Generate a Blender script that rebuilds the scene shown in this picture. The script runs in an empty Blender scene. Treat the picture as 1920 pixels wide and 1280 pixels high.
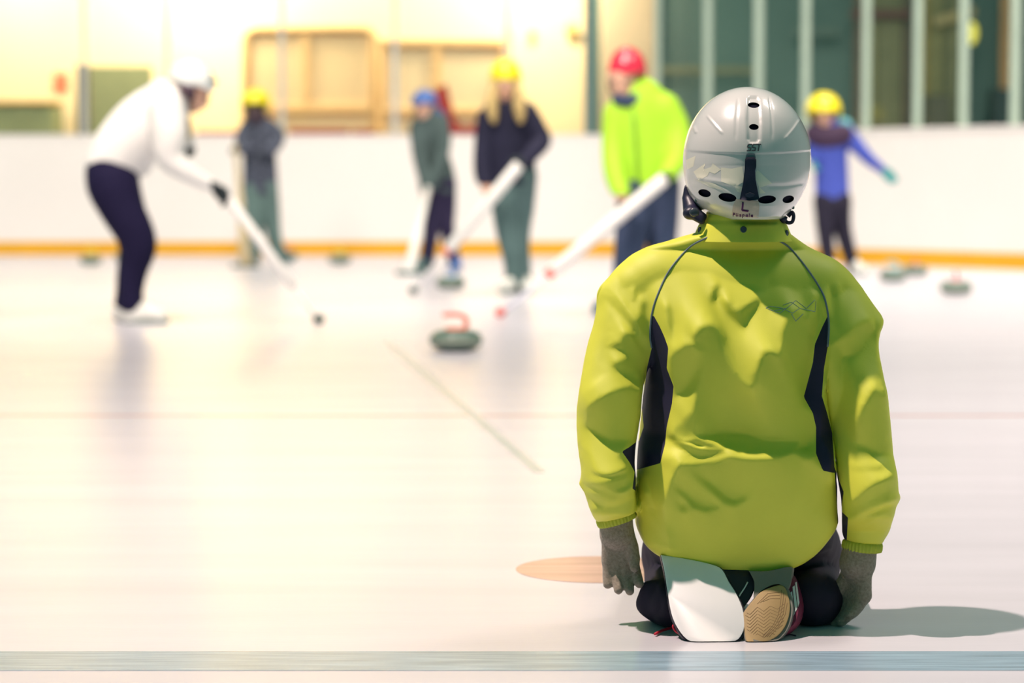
import bpy, math, random
import numpy as np
from mathutils import Vector
from mathutils.bvhtree import BVHTree

random.seed(7); rng = np.random.default_rng(7)
scene = bpy.context.scene
COL = scene.collection

# ------------------------------------------------------------------ camera, world, lights
F = 4600.0; CAMZ = 0.72; TILT = math.atan((640.0-341.0)/F)
ct, st = math.cos(TILT), math.sin(TILT)
cam = bpy.data.cameras.new('camera'); camo = bpy.data.objects.new('camera', cam); COL.objects.link(camo)
camo.location = (0, 0, CAMZ); camo.rotation_euler = (math.pi/2-TILT, 0, 0)
cam.sensor_width = 36.0; cam.lens = F/1920*36.0; cam.clip_end = 200
cam.dof.use_dof = True; cam.dof.focus_distance = 3.90; cam.dof.aperture_fstop = 3.3
scene.camera = camo

wd = bpy.data.worlds.new('world'); scene.world = wd; wd.use_nodes = True
bg = wd.node_tree.nodes['Background']; bg.inputs[0].default_value = (0.16, 0.64, 0.55, 1); bg.inputs[1].default_value = 0.30

def lamp(name, kind, loc, energy, color, size=0.2, target=None, sy=None, spot=None):
    l = bpy.data.lights.new(name, kind); l.energy = energy; l.color = color
    if kind == 'AREA':
        l.size = size
        if sy: l.shape = 'RECTANGLE'; l.size_y = sy
    else: l.shadow_soft_size = size
    if spot: l.spot_size = spot; l.spot_blend = 0.5
    o = bpy.data.objects.new(name, l); o.location = loc; COL.objects.link(o)
    if target is not None:
        o.rotation_euler = (Vector(target)-Vector(loc)).to_track_quat('-Z', 'Y').to_euler()
    return o
WARM = (1.0, 0.72, 0.40)
# flood lamp high on the left beside the kneeling child (hard shadows), then rows of lamps over the rink
fl = lamp('flood_lamp', 'SPOT', (-3.35, 4.15, 9.0), 5050, (1.0, 0.79, 0.71), 0.10, target=(0.4, 8.0, 0.0), spot=math.radians(55.5)); fl.data.spot_blend = 0.05
for (x, y, e, dy) in ((-6, 9.5, 210, 7.5), (-1, 9.5, 205, 7.5), (5, 9.5, 190, 6), (4.5, 7.0, 300, 0.5), (-8, 16, 120, 1), (0, 16, 130, 1), (6, 16, 160, 1), (-6, 20, 120, 4.5), (-1, 20, 100, 4.5), (4, 18, 170, 3.5)):
    lamp('rink_lamp', 'AREA', (x, y, 8.5), e, (1.0, 0.86, 0.76), 2.2, target=(x, y+dy, 0)).data.spread = math.radians(85)

vs = scene.view_settings
scene.display_settings.display_device = 'sRGB'
vs.view_transform = 'Standard'; vs.look = 'None'; vs.exposure = 0.0; vs.gamma = 1.0; vs.use_curve_mapping = False

# ------------------------------------------------------------------ pixel <-> place
def W(px, py, Y):
    u = (px-960.0)/F; v = (640.0-py)/F
    d = np.array([u, v*st+ct, v*ct-st]); t = Y/d[1]
    return np.array([0, 0, CAMZ])+d*t
def G(px, py, z=0.0):
    u = (px-960.0)/F; v = (640.0-py)/F
    d = np.array([u, v*st+ct, v*ct-st]); t = (z-CAMZ)/d[2]
    return np.array([0, 0, CAMZ])+d*t
def proj(P):
    P = np.asarray(P, dtype=np.float64); q = P-np.array([0, 0, CAMZ])
    dep = q[..., 1]*ct-q[..., 2]*st; up = q[..., 1]*st+q[..., 2]*ct
    return 960+F*q[..., 0]/dep, 640-F*up/dep
def PXM(Y): return F/Y          # pixels per metre at distance Y (good to a percent)

# ------------------------------------------------------------------ materials
def lin(r, g, b):
    f = lambda c: (c/255/12.92) if c/255 <= 0.04045 else ((c/255+0.055)/1.055)**2.4
    return (f(r), f(g), f(b))
MATS = {}
def mat(name, col, rough=0.6, spec=0.5, var=0.0, vscale=8.0, bump=0.0, bscale=200.0, coat=0.0, metal=0.0, emit=None, stretch=None, sheen=0.0):
    if name in MATS: return MATS[name]
    m = bpy.data.materials.new(name); m.use_nodes = True; nt = m.node_tree; b = nt.nodes['Principled BSDF']
    b.inputs['Base Color'].default_value = (*col, 1); b.inputs['Roughness'].default_value = rough
    b.inputs['Specular IOR Level'].default_value = spec; b.inputs['Coat Weight'].default_value = coat
    b.inputs['Coat Roughness'].default_value = 0.06
    b.inputs['Metallic'].default_value = metal; b.inputs['Sheen Weight'].default_value = sheen
    if emit:
        b.inputs['Emission Color'].default_value = (*emit[0], 1); b.inputs['Emission Strength'].default_value = emit[1]
    if var or bump:
        tc = nt.nodes.new('ShaderNodeTexCoord'); mp = nt.nodes.new('ShaderNodeMapping')
        nt.links.new(tc.outputs['Object'], mp.inputs['Vector'])
        if stretch: mp.inputs['Scale'].default_value = stretch
    if var:
        n = nt.nodes.new('ShaderNodeTexNoise'); n.inputs['Scale'].default_value = vscale; n.inputs['Detail'].default_value = 6
        nt.links.new(mp.outputs[0], n.inputs['Vector'])
        r = nt.nodes.new('ShaderNodeValToRGB'); r.color_ramp.elements[0].position = 0.3; r.color_ramp.elements[1].position = 0.7
        lo = [max(0, c*(1-var)) for c in col]; hi = [min(1, c*(1+var)) for c in col]
        r.color_ramp.elements[0].color = (*lo, 1); r.color_ramp.elements[1].color = (*hi, 1)
        nt.links.new(n.outputs['Fac'], r.inputs[0]); nt.links.new(r.outputs[0], b.inputs['Base Color'])
    if bump:
        n2 = nt.nodes.new('ShaderNodeTexNoise'); n2.inputs['Scale'].default_value = bscale; n2.inputs['Detail'].default_value = 3
        nt.links.new(mp.outputs[0], n2.inputs['Vector'])
        bp = nt.nodes.new('ShaderNodeBump'); bp.inputs['Strength'].default_value = bump; bp.inputs['Distance'].default_value = 0.002
        nt.links.new(n2.outputs['Fac'], bp.inputs['Height']); nt.links.new(bp.outputs[0], b.inputs['Normal'])
    MATS[name] = m; return m
def glass_mat():
    m = bpy.data.materials.new('clear_shield'); m.use_nodes = True; nt = m.node_tree
    for n in list(nt.nodes): nt.nodes.remove(n)
    o = nt.nodes.new('ShaderNodeOutputMaterial'); mx = nt.nodes.new('ShaderNodeMixShader')
    t = nt.nodes.new('ShaderNodeBsdfTransparent'); g = nt.nodes.new('ShaderNodeBsdfGlossy'); fr = nt.nodes.new('ShaderNodeFresnel')
    fr.inputs[0].default_value = 1.3; g.inputs['Roughness'].default_value = 0.05
    t.inputs[0].default_value = (0.97, 0.985, 0.975, 1); g.inputs[0].default_value = (0.9, 0.95, 0.95, 1)
    nt.links.new(fr.outputs[0], mx.inputs[0]); nt.links.new(t.outputs[0], mx.inputs[1]); nt.links.new(g.outputs[0], mx.inputs[2])
    nt.links.new(mx.outputs[0], o.inputs[0]); return m

# ------------------------------------------------------------------ objects
def tag(o, label=None, cat=None, group=None, kind=None):
    if label: o['label'] = label
    if cat: o['category'] = cat
    if group: o['group'] = group
    if kind: o['kind'] = kind
    return o
def empty(name, loc, label, cat, group=None):
    o = bpy.data.objects.new(name, None); o.empty_display_size = 0.1; o.location = loc; COL.objects.link(o)
    return tag(o, label, cat, group)
def root_of(o):
    while o.parent is not None: o = o.parent
    return o
def mesh_obj(name, V, Fc, m, parent=None, smooth=True, origin=None, label=None):
    """V are world coordinates; a child's mesh is stored relative to its thing."""
    V = np.asarray(V, dtype=np.float64)
    if parent is not None: off = np.array(root_of(parent).location)
    else: off = np.array(origin) if origin is not None else np.array([V[:, 0].mean(), V[:, 1].mean(), V[:, 2].min()])
    me = bpy.data.meshes.new(name)
    Fl = Fc.tolist() if isinstance(Fc, np.ndarray) else Fc
    me.from_pydata((V-off).tolist(), [], Fl); me.validate()
    if smooth: me.polygons.foreach_set('use_smooth', [True]*len(me.polygons))
    me.materials.append(m)
    o = bpy.data.objects.new(name, me); COL.objects.link(o)
    if parent is not None: o.parent = parent
    else: o.location = off
    if label: o['label'] = label
    return o
class MB:
    def __init__(s): s.v = []; s.f = []
    def add(s, V, Fc):
        n = len(s.v); s.v += [tuple(map(float, p)) for p in V]; s.f += [tuple(int(i)+n for i in f) for f in Fc]; return s
    def box(s, lo, hi):
        x0, y0, z0 = lo; x1, y1, z1 = hi
        return s.add([(x0,y0,z0),(x1,y0,z0),(x1,y1,z0),(x0,y1,z0),(x0,y0,z1),(x1,y0,z1),(x1,y1,z1),(x0,y1,z1)],
              [(0,3,2,1),(4,5,6,7),(0,1,5,4),(1,2,6,5),(2,3,7,6),(3,0,4,7)])
    def bevel_box(s, lo, hi, b):
        x0, y0, z0 = lo; x1, y1, z1 = hi
        rings = []
        for (z, i) in ((z0, b), (z0+b, 0), (z1-b, 0), (z1, b)):
            rings.append([(x0+b+0*i if False else x0+i, y0+i+b, z), (x0+i+b, y0+i, z), (x1-i-b, y0+i, z), (x1-i, y0+i+b, z),
                          (x1-i, y1-i-b, z), (x1-i-b, y1-i, z), (x0+i+b, y1-i, z), (x0+i, y1-i-b, z)])
        return s.loft(rings)
    def loft(s, rings, cap=True):
        n = len(rings[0]); V = [p for r in rings for p in r]; Fc = []
        for i in range(len(rings)-1):
            for j in range(n):
                a = i*n+j; b = i*n+(j+1) % n; Fc.append((a, b, b+n, a+n))
        if cap: Fc.append(tuple(reversed(range(n)))); Fc.append(tuple(range((len(rings)-1)*n, len(rings)*n)))
        return s.add(V, Fc)
    def tube(s, pts, rad, n=8, cap=True):
        pts = np.asarray(pts, dtype=np.float64); N = len(pts)
        rad = np.full(N, rad) if np.isscalar(rad) else np.asarray(rad)
        T = np.gradient(pts, axis=0); T /= np.linalg.norm(T, axis=1, keepdims=True)+1e-12
        up = np.array([0, 0, 1.0]) if abs(T[0, 2]) < 0.9 else np.array([0, 1.0, 0])
        u = np.cross(T[0], up); u /= np.linalg.norm(u); rings = []
        for i in range(N):
            u = u-T[i]*u.dot(T[i]); u /= np.linalg.norm(u)+1e-12; w = np.cross(T[i], u)
            rings.append([pts[i]+rad[i]*(math.cos(2*math.pi*k/n)*u+math.sin(2*math.pi*k/n)*w) for k in range(n)])
        return s.loft(rings, cap)
    def lathe(s, prof, c, n=40):
        rings = [[(c[0]+r*math.cos(2*math.pi*k/n), c[1]+r*math.sin(2*math.pi*k/n), c[2]+z) for k in range(n)] for (r, z) in prof]
        return s.loft(rings)
    def build(s, name, m, parent=None, smooth=False, origin=None, label=None):
        return mesh_obj(name, np.array(s.v), s.f, m, parent, smooth, origin, label)
def auto(o, ang=35):
    """flat faces, soft curves: split normals by angle"""
    me = o.data
    me.polygons.foreach_set('use_smooth', [True]*len(me.polygons))
    import bmesh as _b
    bm = _b.new(); bm.from_mesh(me)
    for e in bm.edges:
        if len(e.link_faces) == 2 and e.calc_face_angle(0) > math.radians(ang): e.smooth = False
    bm.to_mesh(me); bm.free(); return o
def spline(pts, n):
    """Catmull-Rom through rows of numbers, n steps per span"""
    P = np.asarray(pts, dtype=np.float64)
    Q = np.vstack([2*P[0]-P[1], P, 2*P[-1]-P[-2]]); out = []
    for i in range(1, len(Q)-2):
        for k in range(n):
            t = k/n
            out.append(0.5*((2*Q[i])+(-Q[i-1]+Q[i+1])*t+(2*Q[i-1]-5*Q[i]+4*Q[i+1]-Q[i+2])*t*t+(-Q[i-1]+3*Q[i]-3*Q[i+1]+Q[i+2])*t**3))
    out.append(P[-1]); return np.array(out)

# ------------------------------------------------------------------ distance-field modelling
def d_chain(P, pts, rad, ky=1.0, y0=0.0):
    P = P.copy(); pts = np.array(pts, dtype=np.float32)
    if ky != 1.0:
        P[:, 1] = (P[:, 1]-y0)/ky; pts = pts.copy(); pts[:, 1] = (pts[:, 1]-y0)/ky
    best = None
    if len(pts) == 1: return np.linalg.norm(P-pts[0], axis=1)-rad[0]
    for i in range(len(pts)-1):
        a = pts[i]; ab = pts[i+1]-a; L = float(ab.dot(ab))+1e-12
        q = P-a; t = np.clip(q.dot(ab)/L, 0, 1)
        d = np.sqrt(((q-t[:, None]*ab)**2).sum(1))-(rad[i]+t*(rad[i+1]-rad[i]))
        best = d if best is None else np.minimum(best, d)
    return best
def d_ell(P, c, r, R=None):
    q = P-np.asarray(c, dtype=np.float32)
    if R is not None: q = q.dot(np.asarray(R, dtype=np.float32))
    r = np.asarray(r, dtype=np.float32); k = np.sqrt(((q/r)**2).sum(1)); k2 = np.sqrt(((q/r**2)**2).sum(1))+1e-9
    return k*(k-1)/k2
def smin(a, b, k):
    if k <= 0: return np.minimum(a, b)
    h = np.clip(0.5+0.5*(b-a)/k, 0, 1); return b+(a-b)*h-k*h*(1-h)
def smax(a, b, k): return -smin(-a, -b, k)
def surface_nets(f, org, h):
    nx, ny, nz = f.shape; ins = f < 0
    c = lambda dx, dy, dz: f[dx:nx-1+dx, dy:ny-1+dy, dz:nz-1+dz]
    cs = {(x, y, z): c(x, y, z) for x in (0, 1) for y in (0, 1) for z in (0, 1)}
    cnt_in = sum((cs[k] < 0).astype(np.int8) for k in cs)
    act = (cnt_in > 0) & (cnt_in < 8); idx = np.argwhere(act)
    vid = -np.ones(act.shape, dtype=np.int64); vid[act] = np.arange(len(idx))
    acc = np.zeros((len(idx), 3)); n = np.zeros(len(idx)); vals = {k: cs[k][act].astype(np.float64) for k in cs}
    for a in cs:
        for ax in range(3):
            if a[ax] == 0:
                b = list(a); b[ax] = 1; b = tuple(b)
                m = (vals[a] < 0) != (vals[b] < 0)
                t = vals[a][m]/(vals[a][m]-vals[b][m]); p = np.tile(np.array(a, dtype=float), (m.sum(), 1)); p[:, ax] += t
                acc[m] += p; n[m] += 1
    V = (idx+acc/n[:, None])*h+np.array(org)
    quads = []
    for ax in range(3):
        o1, o2 = (ax+1) % 3, (ax+2) % 3
        s0 = [slice(1, -1)]*3; s0[ax] = slice(0, -1); s1 = [slice(1, -1)]*3; s1[ax] = slice(1, None)
        A = ins[tuple(s0)]; B = ins[tuple(s1)]; m = np.argwhere(A != B)
        if len(m) == 0: continue
        base = m.copy(); base[:, o1] += 1; base[:, o2] += 1
        flag = A[tuple(m.T)]
        def cell(d1, d2):
            q = base.copy(); q[:, o1] -= d1; q[:, o2] -= d2; return vid[tuple(q.T)]
        q = np.stack([cell(1, 1), cell(0, 1), cell(0, 0), cell(1, 0)], 1); q[~flag] = q[~flag][:, ::-1]; quads.append(q)
    return V, np.vstack(quads)
def relax(V, Q, it=2, lam=0.5):
    E = np.vstack([Q[:, [i, (i+1) % Q.shape[1]]] for i in range(Q.shape[1])])
    for _ in range(it):
        s = np.zeros_like(V); n = np.zeros(len(V))
        np.add.at(s, E[:, 0], V[E[:, 1]]); np.add.at(n, E[:, 0], 1); np.add.at(s, E[:, 1], V[E[:, 0]]); np.add.at(n, E[:, 1], 1)
        V = V+lam*(s/np.maximum(n, 1)[:, None]-V)
    return V
def field_mesh(fn, lo, hi, h, it=2):
    lo = np.asarray(lo)-2.5*h; hi = np.asarray(hi)+2.5*h
    n = np.ceil((hi-lo)/h).astype(int)+1
    g = np.stack(np.meshgrid(*[lo[i]+h*np.arange(n[i]) for i in range(3)], indexing='ij'), -1).reshape(-1, 3).astype(np.float32)
    f = fn(g).reshape(n); V, Q = surface_nets(f, lo, h)
    return relax(V, Q, it), Q
def prims_mesh(prims, k, h, it=2, cuts=()):
    """prims: ('c', pts, rad, ky, y0) chains or ('e', centre, radii, R) ellipsoids, blended; cuts: (point, outward normal)"""
    lo = np.full(3, 1e9); hi = -lo
    for p in prims:
        if p[0] == 'c':
            pts = np.asarray(p[1]); r = np.asarray(p[2])[:, None]; lo = np.minimum(lo, (pts-r).min(0)); hi = np.maximum(hi, (pts+r).max(0))
        else:
            r = max(p[2]); lo = np.minimum(lo, np.asarray(p[1])-r); hi = np.maximum(hi, np.asarray(p[1])+r)
    def fn(P):
        d = None
        for p in prims:
            if p[0] == 'c': q = d_chain(P, p[1], p[2], p[3] if len(p) > 3 else 1.0, p[4] if len(p) > 4 else 0.0)
            else: q = d_ell(P, p[1], p[2], p[3] if len(p) > 3 else None)
            d = q if d is None else smin(d, q, k)
        for (c, nrm) in cuts: d = np.maximum(d, (P-np.asarray(c, dtype=np.float32)).dot(np.asarray(nrm, dtype=np.float32)))
        return d
    return field_mesh(fn, lo, hi, h, it)
def tris(Q): return np.vstack([Q[:, [0, 1, 2]], Q[:, [0, 2, 3]]]) if Q.shape[1] == 4 else Q
def vnormals(V, T):
    n = np.cross(V[T[:, 1]]-V[T[:, 0]], V[T[:, 2]]-V[T[:, 0]]); N = np.zeros_like(V)
    for i in range(3): np.add.at(N, T[:, i], n)
    return N/(np.linalg.norm(N, axis=1, keepdims=True)+1e-12)
def split(V, T, phi):
    """cut a triangle mesh along phi = 0: (inside phi < 0), (outside)"""
    phi = np.where(np.abs(phi) < 1e-9, 1e-9, phi); s = phi[T] < 0; c = s.sum(1)
    Vn = [V]; nv = len(V); cache = {}; ex = []; Ta = [T[c == 3]]; Tb = [T[c == 0]]; ta, tb = [], []
    def mid(a, b):
        nonlocal nv
        k = (a, b) if a < b else (b, a)
        if k not in cache:
            t = phi[a]/(phi[a]-phi[b]); ex.append(V[a]+t*(V[b]-V[a])); cache[k] = nv; nv += 1
        return cache[k]
    for t3 in T[(c == 1) | (c == 2)]:
        i = [int(x) for x in t3]; sg = [phi[x] < 0 for x in i]; lone = sg.index(True) if sum(sg) == 1 else sg.index(False)
        a, b, d = i[lone], i[(lone+1) % 3], i[(lone+2) % 3]; ab = mid(a, b); ad = mid(a, d)
        one, two = (ta, tb) if phi[a] < 0 else (tb, ta)
        one.append((a, ab, ad)); two += [(ab, b, d), (ab, d, ad)]
    VV = np.vstack([V]+([np.array(ex)] if ex else []))
    def pack(a, b):
        TT = np.vstack([a]+([np.array(b)] if b else [])).astype(int)
        if len(TT) == 0: return np.zeros((0, 3)), TT
        u, inv = np.unique(TT, return_inverse=True); return VV[u], inv.reshape(TT.shape)
    return pack(Ta[0], ta), pack(Tb[0], tb)
def poly_sd(px, py, poly):
    """signed distance in pixels to a closed outline, negative inside"""
    poly = np.asarray(poly, dtype=np.float64); d = np.full(px.shape, 1e18); ins = np.zeros(px.shape, bool)
    for i in range(len(poly)):
        a = poly[i]; b = poly[(i+1) % len(poly)]; e = b-a; t = np.clip(((px-a[0])*e[0]+(py-a[1])*e[1])/(e.dot(e)+1e-12), 0, 1)
        d = np.minimum(d, (px-a[0]-t*e[0])**2+(py-a[1]-t*e[1])**2)
        cond = ((a[1] > py) != (b[1] > py)) & (px < (b[0]-a[0])*(py-a[1])/(b[1]-a[1]+1e-12)+a[0]); ins ^= cond
    return np.where(ins, -1, 1)*np.sqrt(d)
def line_sd(px, py, pts):
    pts = np.asarray(pts, dtype=np.float64); d = np.full(px.shape, 1e18); side = np.zeros(px.shape); along = np.zeros(px.shape)
    n = len(pts)-1
    for i in range(n):
        a = pts[i]; e = pts[i+1]-a; t = np.clip(((px-a[0])*e[0]+(py-a[1])*e[1])/(e.dot(e)+1e-12), 0, 1)
        q = (px-a[0]-t*e[0])**2+(py-a[1]-t*e[1])**2; m = q < d
        d = np.where(m, q, d); along = np.where(m, (i+t)/n, along); side = np.where(m, e[0]*(py-a[1])-e[1]*(px-a[0]), side)
    return np.sqrt(d), np.sign(side), along
def folds(V, T, strokes, blobs, facing=True):
    """cloth folds: push vertices in and out along their normals; places given in photograph pixels, heights in mm"""
    N = vnormals(V, T); px, py = proj(V); h = np.zeros(len(V))
    for s in strokes:
        pts, w, a = s[0], s[1], s[2]; wb = s[3] if len(s) > 3 else w
        d, sd, al = line_sd(px, py, spline(pts, 4) if len(pts) > 2 else np.array(pts, float))
        ww = np.where(sd > 0, w, wb); h += a*np.exp(-(d/ww)**2)*np.clip(np.minimum(al, 1-al)*5+0.25, 0, 1)
    for (cx, cy, rx, ry, rot, a) in blobs:
        c, s_ = math.cos(math.radians(rot)), math.sin(math.radians(rot)); x = (px-cx)*c+(py-cy)*s_; y = -(px-cx)*s_+(py-cy)*c
        h += a*np.exp(-((x/rx)**2+(y/ry)**2))
    wgt = np.clip(-N[:, 1]*1.8+0.25, 0, 1) if facing else 1.0
    return V+N*(h*wgt/1000.0)[:, None]
class Surf:
    """a surface one can draw on: rays from the viewpoint find the point under a pixel"""
    def __init__(s, V, T): s.b = BVHTree.FromPolygons([tuple(p) for p in V], [tuple(int(i) for i in t) for t in T])
    def at(s, px, py, lift=0.0):
        o = Vector((0, 0, CAMZ)); d = (Vector(W(px, py, 4.0))-o).normalized(); h = s.b.ray_cast(o, d)
        if h[0] is None: return None
        return np.array(h[0]-d*lift)
    def line(s, pts, step=4.0, lift=0.0, smooth=True):
        q = spline(pts, 6) if smooth and len(pts) > 2 else np.vstack([np.linspace(pts[i], pts[i+1], 8, endpoint=False) for i in range(len(pts)-1)]+[np.array([pts[-1]])])
        r = [s.at(x, y, lift) for (x, y) in q]; return np.array([p for p in r if p is not None])
    def patch(s, poly, lift=0.0006, n=14):
        """a thin sheet lying on the surface inside a pixel outline"""
        poly = np.asarray(poly, float); c = poly.mean(0); V = []; Fc = []
        ring = np.vstack([np.linspace(poly[i], poly[(i+1) % len(poly)], 6, endpoint=False) for i in range(len(poly))]); m = len(ring); V.append(s.at(*c, lift))
        K = 5
        for k in range(1, K+1):
            for p in ring:
                q = s.at(*(c+(p-c)*k/K), lift)
                V.append(q if q is not None else V[-1])
        for j in range(m): Fc.append((0, 1+(j+1) % m, 1+j))
        for k in range(K-1):
            for j in range(m):
                a = 1+k*m+j; b = 1+k*m+(j+1) % m; Fc.append((a, b, b+m, a+m))
        return np.array(V), Fc

# ================================================================== THE SETTING
M_ICE = mat('ice', (0.61, 0.59, 0.655), 0.26, 0.20, var=0.05, vscale=2.2, bump=0.10, bscale=60, stretch=(0.35, 2.5, 1))
M_BOARD = mat('board_white', (0.84, 0.80, 0.77), 0.45, 0.4, var=0.02, vscale=1.0)
M_KICK = mat('kick_yellow', (0.74, 0.38, 0.015), 0.5, 0.4, var=0.06, vscale=2)
M_POST = mat('post_grey', (0.50, 0.52, 0.48), 0.5, 0.4, var=0.05)
M_POSTR = mat('post_pale', (0.36, 0.46, 0.38), 0.5, 0.4, var=0.05)
M_GLASS = glass_mat()

floor = MB().add([(-16, -3, 0), (14, -3, 0), (14, 30, 0), (-16, 30, 0), (-16, -3, -0.1), (14, -3, -0.1), (14, 30, -0.1), (-16, 30, -0.1)],
    [(0, 1, 2, 3), (7, 6, 5, 4), (0, 4, 5, 1), (1, 5, 6, 2), (2, 6, 7, 3), (3, 7, 4, 0)]).build('floor', M_ICE, origin=(0, 0, 0))
tag(floor, 'pale scratched rink ice with painted lines', kind='structure')
def strip(name, a, b, w, m, z=0.0006):
    a = np.array(a[:2]); b = np.array(b[:2]); d = (b-a)/np.linalg.norm(b-a); n = np.array([-d[1], d[0]])*w/2
    c = [a-n, b-n, b+n, a+n]
    return MB().loft([[(p[0], p[1], 0.0) for p in c], [(p[0], p[1], z) for p in c]]).build(name, m, floor)
M_BLUE = mat('blue_paint_under_ice', (0.27, 0.38, 0.48), 0.18, 0.35, var=0.28, vscale=6, bump=0.10, bscale=60, stretch=(1.0, 16, 1))
y0 = G(960, 1221)[1]; y1 = G(960, 1257)[1]
strip('blue_line', (-6, (y0+y1)/2), (6, (y0+y1)/2), y0-y1, M_BLUE)['label'] = 'faint blue painted line'
yl = G(960, 779)[1]
strip('red_line', (-9, yl), (8, yl), 0.05, mat('red_paint_under_ice', (0.56, 0.38, 0.35), 0.26, 0.5, var=0.06, vscale=3))['label'] = 'thin pale red painted line'
strip('grey_line', G(725, 640), G(1012, 885), 0.032, mat('grey_paint_under_ice', (0.42, 0.48, 0.50), 0.28, 0.5, var=0.08, vscale=5), z=0.0009)['label'] = 'faint grey line running across the ice'
sc_ = G(1126, 1067)
MB().lathe([(0.158, 0), (0.158, 0.0006)], (sc_[0], sc_[1], 0), 56).build('face_off_spot', mat('spot_paint_under_ice', (0.55, 0.34, 0.29), 0.26, 0.5, var=0.16, vscale=9, stretch=(0.4, 5, 1)), floor)['label'] = 'pale red painted spot'

# boards: straight on the left, bending towards the camera on the right
path = [(-12.0, 24.2), (0.2, 24.2)]
a_end = math.atan2(1.25, 1.0); R = 1.6
for k in range(1, 13):
    a = a_end*k/12; path.append((0.2+R*math.sin(a), 24.2-R*(1-math.cos(a))))
e = path[-1]; L = 8.0
path.append((e[0]+L*math.cos(a_end), e[1]-L*math.sin(a_end)))
path = np.array(path)
def offs(path, d):
    T = np.gradient(path, axis=0); T /= np.linalg.norm(T, axis=1, keepdims=True); return path+np.stack([-T[:, 1], T[:, 0]], 1)*d
def ribbon(d0, d1, z0, z1):
    A = offs(path, d0); B = offs(path, d1); mb = MB()
    mb.loft([[(a[0], a[1], z0), (b[0], b[1], z0), (b[0], b[1], z1), (a[0], a[1], z1)] for a, b in zip(A, B)]); return mb
wall = ribbon(0.0, 0.10, 0.0, 1.165).build('wall_back', M_BOARD, origin=(0, 24.2, 0)); auto(wall, 20)
tag(wall, 'smooth white rink boards curving round on the right', kind='structure')
auto(ribbon(-0.012, 0.0, 0.0, 0.132).build('kick_strip', M_KICK, wall), 20)['label'] = 'yellow kick strip along the foot of the boards'
auto(ribbon(-0.01, 0.11, 1.165, 1.185).build('top_rail', M_BOARD, wall), 20)
def on_path(px, d=0.05):
    """point of the board line that appears at column px"""
    A = offs(path, d); c = 960+F*A[:, 0]/(A[:, 1]*ct)
    i = int(np.searchsorted(c, px)); i = min(max(i, 1), len(A)-1); t = (px-c[i-1])/(c[i]-c[i-1]); return A[i-1]+t*(A[i]-A[i-1])
posts = [(-60, .05), (160, .05), (315, .045), (530, .05), (741, .055), (951, .05), (1104, .09), (1232, .06), (1352, .085), (1474, .095), (1581, .08), (1713, .075), (1820, .075), (1912, .08), (2010, .08)]
pp = []
for i, (px, w) in enumerate(posts):
    c = on_path(px); pp.append(c); m = M_POST if px < 1230 else M_POSTR
    if px == 1104: m = mat('post_teal', (0.10, 0.17, 0.17), 0.5)
    MB().bevel_box((c[0]-w/2, c[1]-0.03, 1.185), (c[0]+w/2, c[1]+0.03, 3.4), 0.006).build('post', m, wall)
for i in range(len(pp)-1):
    a, b = pp[i], pp[i+1]; d = (b-a)/np.linalg.norm(b-a); n = np.array([-d[1], d[0]])*0.006; a = a+d*0.06; b = b-d*0.06
    q = [a-n, b-n, b+n, a+n]
    MB().loft([[(p[0], p[1], 1.187) for p in q], [(p[0], p[1], 3.38) for p in q]]).build('pane', M_GLASS, wall)

# hall behind the shield: a brightly lit warm bay on the left, a dim glazed passage on the right
YW = 28.0
def wx(px, Y=YW): return (px-960)/F*Y*ct
def wz(py, Y=YW): return W(960, py, Y)[2]
M_WARM = mat('warm_plaster', (0.86, 0.72, 0.46), 0.8, 0.2, var=0.05, vscale=0.6)
M_TEAL = mat('dim_teal_wall', (0.11, 0.19, 0.17), 0.6, 0.3, var=0.12, vscale=0.7)
wl = MB().box((-14, YW, 0), (wx(1103), YW+0.15, 5.5)).build('wall_rear_left', M_WARM); tag(wl, 'bright warm yellow plaster wall behind the shield', kind='structure')
wr = MB().box((wx(1103), YW-0.4, 0), (9, YW-0.25, 5.5)).build('wall_rear_right', M_TEAL); tag(wr, 'dim green-grey wall behind the shield', kind='structure')
sl = MB().box((9, 14, 0), (9.15, YW, 5.5)).build('wall_right', M_TEAL); tag(sl, 'dim side wall', kind='structure')
for (x, z, e) in ((wx(10), 3.1, 55), (wx(390), 3.0, 95), (wx(990), 3.0, 95), (wx(620), 3.8, 70), (wx(200), 3.9, 45)):
    lamp('bay_lamp', 'AREA', (x, YW-1.25, z+0.35), e, (1.0, 0.80, 0.54), 0.5, target=(x, YW, z-0.35))

def panel(name, x0, y0, x1, y1, Y, th, m, label, cat, group=None, to_floor=False):
    z1, z0 = wz(y0, Y), wz(y1, Y)
    if to_floor: z0 = 0.0
    o = MB().bevel_box((wx(x0, Y), Y, z0), (wx(x1, Y), Y+th, z1), min(0.012, th*0.3)).build(name, m); return tag(o, label, cat, group)
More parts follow.
